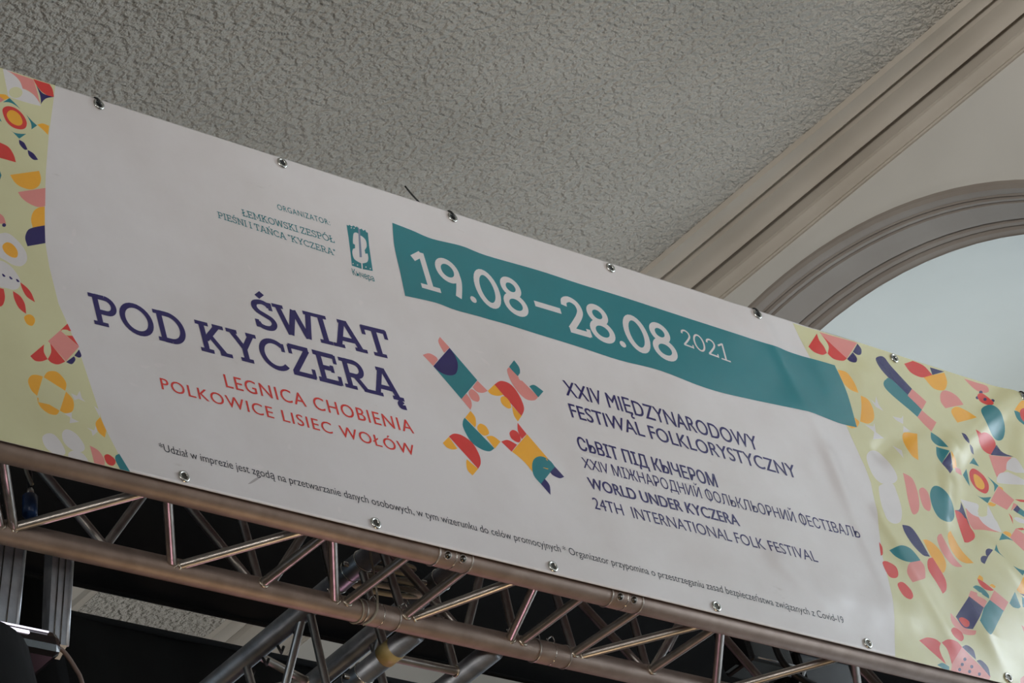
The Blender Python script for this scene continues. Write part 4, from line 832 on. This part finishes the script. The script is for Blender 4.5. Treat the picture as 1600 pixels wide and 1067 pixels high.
# ------------------------------------------------------------------ the room
def struct(name, me, m, label=None):
    o = link(name, me, m); o['kind'] = 'structure'
    if label: o['label'] = label
    return o
ZC, XW = 10.0, 6.2
def extrude_y(name, prof, y0, y1, m, smooth=False):
    n = len(prof); vs = [(x, y0, z) for x, z in prof]+[(x, y1, z) for x, z in prof]
    return mesh(name, vs, [(i, i+1, n+i+1, n+i) for i in range(n-1)], smooth)
NICHES = (2.784, -3.3, -9.4); NR, NZ = 2.06, 7.637
def arch_pts(R, n=40, leg=4.2):
    return [(-R, -leg)]+[(-R*math.cos(math.pi*i/n), R*math.sin(math.pi*i/n)) for i in range(n+1)]+[(R, -leg)]
def room():
    struct('ceiling', mesh('ceiling', *box_data(-7.2, 5.96, -12, 9, ZC, ZC+.2)), M['rough'], 'rough grey roughcast plaster ceiling')
    struct('floor', mesh('floor', *box_data(-7.2, 8.4, -12, 9.2, -.2, 0)), M['floor'])
    struct('wall_left', mesh('wall_left', *box_data(-7.4, -7.2, -12, 9, 0, ZC)), M['wall'])
    struct('wall_back', mesh('wall_back', *box_data(-7.2, 8.4, 9, 9.2, 0, ZC+.2)), M['wall'])
    # right wall with its arched niches cut through it
    vs, fs = [], []
    def quad(a, b, c, d):
        n = len(vs); vs.extend([a, b, c, d]); fs.append((n, n+1, n+2, n+3))
    edges = [9.0]; zt = 9.84; sill = NZ-4.2
    y = 9.0
    for yc in NICHES:
        quad((XW, y, 0), (XW, yc+NR, 0), (XW, yc+NR, zt), (XW, y, zt)); y = yc-NR
        quad((XW, yc+NR, 0), (XW, yc-NR, 0), (XW, yc-NR, sill), (XW, yc+NR, sill))
        P = [(yc+a, NZ+b) for a, b in arch_pts(NR)[1:-1]]
        for p, q in zip(P, P[1:]): quad((XW, p[0], p[1]), (XW, q[0], q[1]), (XW, q[0], zt), (XW, p[0], zt))
    quad((XW, y, 0), (XW, -12, 0), (XW, -12, zt), (XW, y, zt))
    struct('wall_right', mesh('wall_right', vs, fs), M['wall'], 'smooth grey wall strip between cornice and arch')
    struct('wall_right', mesh('wall_right', *box_data(XW+.02, 8.4, -12, 9, NZ+NR+.05, ZC+.2)), M['wall'])
    # cornice between ceiling and wall
    prof = [(5.925, 10.0), (5.93, 9.978)]+[(5.93+.055*math.sin(a), 9.978-.02*(1-math.cos(a))*1.2) for a in (.5, 1., 1.5)]
    prof += [(5.996, 9.962), (6.003, 10.01), (6.026, 10.01), (6.032, 9.960)]
    prof += [(6.034+.075*math.sin(a), 9.958-.05*(1-math.cos(a))) for a in (.3, .6, .9, 1.2, 1.5)]
    prof += [(6.112, 9.93), (6.108, 10.02), (6.158, 10.02), (6.160, 9.900), (6.158, 9.893)]
    prof += [(6.158+.022*math.sin(a), 9.893-.04*(1-math.cos(a))) for a in (.5, 1., 1.57)]
    prof += [(6.182, 9.842), (6.189, 9.842), (6.19, 9.834), (6.2, 9.834)]
    cm = extrude_y('trim_1', prof, -12, 9, None, True); cm.set_sharp_from_angle(angle=math.radians(32))
    struct('trim_1', cm, M['cornice'], 'moulded cornice running along the ceiling edge')
    # plain moulded rib across the ceiling's far left
    rp = [(5.18, 10.0), (5.175, 9.97), (5.15, 9.95), (5.12, 9.955), (5.09, 9.94), (5.05, 9.90), (4.99, 9.87), (4.93, 9.87), (4.87, 9.90), (4.83, 9.94), (4.80, 9.955), (4.77, 9.95), (4.745, 9.97), (4.74, 10.0)]
    struct('trim_2', extrude_y('trim_2', rp, 4.7, 9, None), M['cornice'])
    # archivolt, barrel niche and daylight window of each bay
    n = 64
    ap = [(2.078, XW), (2.074, XW-.034), (2.056, XW-.042), (2.040, XW-.038), (2.032, XW-.026), (2.028, XW-.008), (2.020, XW-.004), (2.045, XW+.002), (2.012, XW+.010),
          (2.008, XW+.022), (2.030, XW+.027), (2.002, XW+.034), (1.996, XW+.06), (1.986, XW+.10), (1.974, XW+.132), (1.972, XW+.142), (2.004, XW+.150), (1.966, XW+.164),
          (1.958, XW+.178), (1.980, XW+.184), (1.946, XW+.194), (1.936, XW+.212), (1.93, XW+.22)]
    for i, yc in enumerate(NICHES):
        vs, fs = [], []
        m_ = len(ap)
        A = [math.pi*k/n for k in range(n+1)]
        for r, x in ap:
            vs.append((x, yc-r, NZ-4.2))
            for a in A: vs.append((x, yc-r*math.cos(a), NZ+r*math.sin(a)))
            vs.append((x, yc+r, NZ-4.2))
        k = n+3
        for r in range(m_-1):
            for j in range(k-1): fs.append((r*k+j, r*k+j+1, (r+1)*k+j+1, (r+1)*k+j))
        me = mesh('trim', vs, fs, True)
        me.set_sharp_from_angle(angle=math.radians(38)) if hasattr(me, 'set_sharp_from_angle') else None
        struct('trim_%d' % (3+i), me, M['arch'], ['moulded arch round the bright niche', None, None][i])
        P = arch_pts(1.93, 48); vs = [(XW+.215, yc+a, NZ+b) for a, b in P]+[(XW+1.7, yc+a, NZ+b) for a, b in P]; q = len(P)
        fs = [(j, j+1, q+j+1, q+j) for j in range(q-1)]+[(0, q, 2*q-1, q-1)]
        fs.append(tuple(range(q, 2*q)))
        me = mesh('niche', vs, fs, True); me.set_sharp_from_angle(angle=math.radians(40)) if hasattr(me, 'set_sharp_from_angle') else None
        nm = 'wall_niche'
        struct(nm, me, M['niche'], ['bright smooth plaster inside the arch', None, None][i])
        P = arch_pts(1.35, 32, 3.4); vs = [(XW+1.66, yc+a, NZ-.35+b) for a, b in P]
        w = struct('window_%d' % (i+1), mesh('window', vs, [tuple(range(len(P)))]), M['pane'] if i == 0 else M['pane_sunny'])
        for a in (-.68, 0, .68): box('glazing_bar', (XW+1.6, XW+1.67, yc+a-.03, yc+a+.03, NZ-3.75, NZ-.35+math.sqrt(1.35**2-a*a)), M['wall'], w)
        for z in (NZ-2.8, NZ-1.7, NZ-.6): box('glazing_bar', (XW+1.6, XW+1.67, yc-1.35, yc+1.35, z-.03, z+.03), M['wall'], w)

# ------------------------------------------------------------------ black stage cloths
def cloth(name, x0, x1, y, z0, z1, label, amp=.012, batten=None):
    n = int((x1-x0)/.04); vs, fs = [], []
    for z in (z0, z1):
        for i in range(n+1):
            x = x0+(x1-x0)*i/n; vs.append((x, y+amp*math.sin(x*9)+amp*.5*math.sin(x*23+1), z))
    fs = [(i, i+1, n+2+i, n+1+i) for i in range(n)]
    t = thing(name, label, 'stage curtain', loc=(0, 0, 0))
    f = link('fabric', mesh('fabric', vs, fs, True), M['cloth'], t)
    s = f.modifiers.new('thickness', 'SOLIDIFY'); s.thickness = .003
    tube('batten', [(x0, y, z1), (x1, y, z1)], .012, M['cloth'], t, 12)
    tube('hem', [(x0, y, z0), (x1, y, z0)], .006, M['cloth'], t, 8)
    return t
# ------------------------------------------------------------------ lamps and small rigging
def lantern():
    t = thing('stage_lantern', 'black stage lantern with two aluminium rails below the truss, far left', 'lamp')
    h = box('housing', (-.80, -.118, .30, .46, 5.298, 5.352), M['gloss'], t, .018)
    box('chrome_strip', (-.80, -.20, .2965, .3005, 5.328, 5.334), M['led'], h)  # glowing strips in place of a reflected highlight
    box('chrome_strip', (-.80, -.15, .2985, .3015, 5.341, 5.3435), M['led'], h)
    tube('lens_barrel', [(-.42, .42, 5.30), (-.42, .42, 5.26), (-.42, .42, 5.02)], [.19, .24, .25], M['cloth'], t, 40)
    tube('lamp_body', [(-.30, .50, 5.35), (-.26, .50, 5.66)], .12, M['cloth'], t, 32)
    for (xa, xb, xc, xd) in ((-.185, -.112, -.255, -.185), (-.045, .004, -.108, -.062)):
        y0, y1 = .355, .385
        vs = [(xa, y0, 5.60), (xb, y0, 5.60), (xb, y1, 5.60), (xa, y1, 5.60), (xc, y0, 5.345 if xb < -.05 else 5.36), (xd, y0, 5.345 if xb < -.05 else 5.36), (xd, y1, 5.345), (xc, y1, 5.345)]
        fs = [(0, 1, 2, 3), (4, 7, 6, 5), (0, 4, 5, 1), (1, 5, 6, 2), (2, 6, 7, 3), (3, 7, 4, 0)]
        r = link('rail', mesh('rail', vs, fs), M['alu_pale'], t)
        for k in (.28, .62):
            a = Vector((xa+(xb-xa)*k, y0-.001, 5.59)); b = Vector((xc+(xd-xc)*k, y0-.001, 5.36))
            tube('groove', [a, b], .0012, M['dark_steel'], r, 6)
        tube('edge_bead', [Vector((xb, y0, 5.6)), Vector((xd, y0, 5.36))], .004, M['alu_pale'], r, 8)
    tube('power_cable', smooth_path([(-.125, .32, 5.326), (-.104, .32, 5.318), (-.084, .32, 5.285), (-.074, .32, 5.245), (-.07, .33, 5.1)], 5), .0045, mat('brown_cable', srgb(120, 100, 90), .5), t, 8)
    return t
def connector():
    t = thing('cable_connector', 'blue cable plug hanging inside the truss, above the two aluminium rails', 'plug')
    tube('plug_body', [(-.228, .2, 5.535), (-.226, .2, 5.538), (-.216, .2, 5.582), (-.215, .2, 5.586)], [.011, .0155, .0155, .011], M['bluep'], t, 16)
    tube('collar', [(-.215, .2, 5.586), (-.212, .2, 5.60)], [.009, .007], M['steel'], t, 14)
    tube('cable', smooth_path([(-.212, .2, 5.60), (-.206, .2, 5.63), (-.204, .204, 5.66), (-.215, .22, 5.72), (-.25, .25, 5.8)], 5), .0055, M['drop'], t, 8)
    tube('pale_cable', smooth_path([(-.213, .19, 5.605), (-.220, .19, 5.63), (-.216, .20, 5.66), (-.226, .22, 5.70), (-.26, .25, 5.79)], 5), .004, M['cord'], t, 8)
    t.location = (.027, .03, .022)
    return t
def loops():
    t = thing('coiled_cable', 'pale cable coiled inside the truss corner beneath the date band', 'cable')
    for k, (r, dz, dy) in enumerate(((.075, 0, 0), (.082, -.018, .006), (.070, .022, -.004), (.088, -.033, .012))):
        p = [(.983+r*.95*math.cos(a), .45+dy+.05*math.sin(a), 5.80+dz+.028*math.sin(a)) for a in [2*math.pi*i/24 for i in range(24)]]; p.append(p[0])
        tube('coil', p, .0062, M['cord'], t, 8, False)
    return t
def cord():
    t = thing('cord', 'thin pale cord looped round the rear truss tube near its left coupler', 'cord')
    tube('strand', smooth_path([(.735, .22, 5.76), (.722, .235, 5.688), (.72, .24, 5.631), (.718, .243, 5.585), (.716, .246, 5.56), (.708, .2485, 5.53), (.697, .262, 5.512), (.69, .28, 5.511)], 4), .0026, M['cord'], t, 8)
    tube('knot', [(.712, .246, 5.592), (.722, .246, 5.598)], .006, M['cord'], t, 8)
    ring('loop', (.672, YB, ZB), (1, 0, .1), CR+.002, .002, M['cord'], t, 28, 6)
    return t
def flood(x, y, z, w, h, d, label):
    t = thing('floodlight', label, 'lamp')
    b = box('housing', (x, x+w, y, y+d, z, z+h), M['black'], t, .01)
    box('rim', (x-.006, x+w+.006, y-.008, y+.004, z+h-.012, z+h), M['black'], b, .003)
    tube('edge_trim', [(x+.01, y-.009, z-.001), (x+w-.01, y-.009, z-.001)], .0022, M['alu_pale'], b, 8)  # pale tube draws the thin highlight along the black housing's edge
    box('bracket', (x-.022, x-.010, y+.04, y+.08, z, z+h+.12), M['black'], t)
    box('bracket', (x+w+.010, x+w+.022, y+.04, y+.08, z, z+h+.12), M['black'], t)
    box('crossbar', (x-.022, x+w+.022, y+.04, y+.08, z+h+.12, z+h+.135), M['black'], t)
    return t
def streak(path, w, label):
    t = tube('tie_strap', path, w, M['white'], None, 6); tag(t, label, 'strap'); return t  # white rod stands in for a thin bright gap of daylight

room()
cloth('border_cloth', .50, 5.2, 1.2, 6.178, 7.35, 'black border cloth hanging straight behind the banner truss', .003)
cloth('leg_cloth', -2.6, .80, 1.34, 3.2, 7.35, 'black leg cloth at far left behind the lantern')
cloth('backdrop_cloth', -1.6, 6.0, 3.35, 4.5, 7.745, 'black backdrop cloth, its top edge below the strip of rough ceiling', .004)
lantern(); connector(); loops(); cord()
flood(2.36, .60, 5.93, .16, .10, .10, 'smaller black floodlight under the right part of the truss')
flood(2.57, .62, 5.90, .20, .11, .12, 'larger black floodlight at the bottom right, next to the white strap')
streak([(2.559, .6, 5.939), (2.505, .6, 5.87)], .0042, 'white strap end beside the black floodlight, bottom right')
streak([(1.676, .26, 5.668), (1.627, .26, 5.614)], .0026, 'thin white strap end seen through the truss left of the floodlights')
b = tube('power_cable', smooth_path([(2.40, .56, 6.06), (2.41, .56, 5.98), (2.415, .56, 5.92), (2.44, .56, 5.885), (2.48, .56, 5.865), (2.55, .56, 5.85)], 5), .009, M['drop'], None, 10)
tag(b, 'thick black cable hanging in front of the floodlights', 'cable')

build_banner(); main_truss(); side_truss()
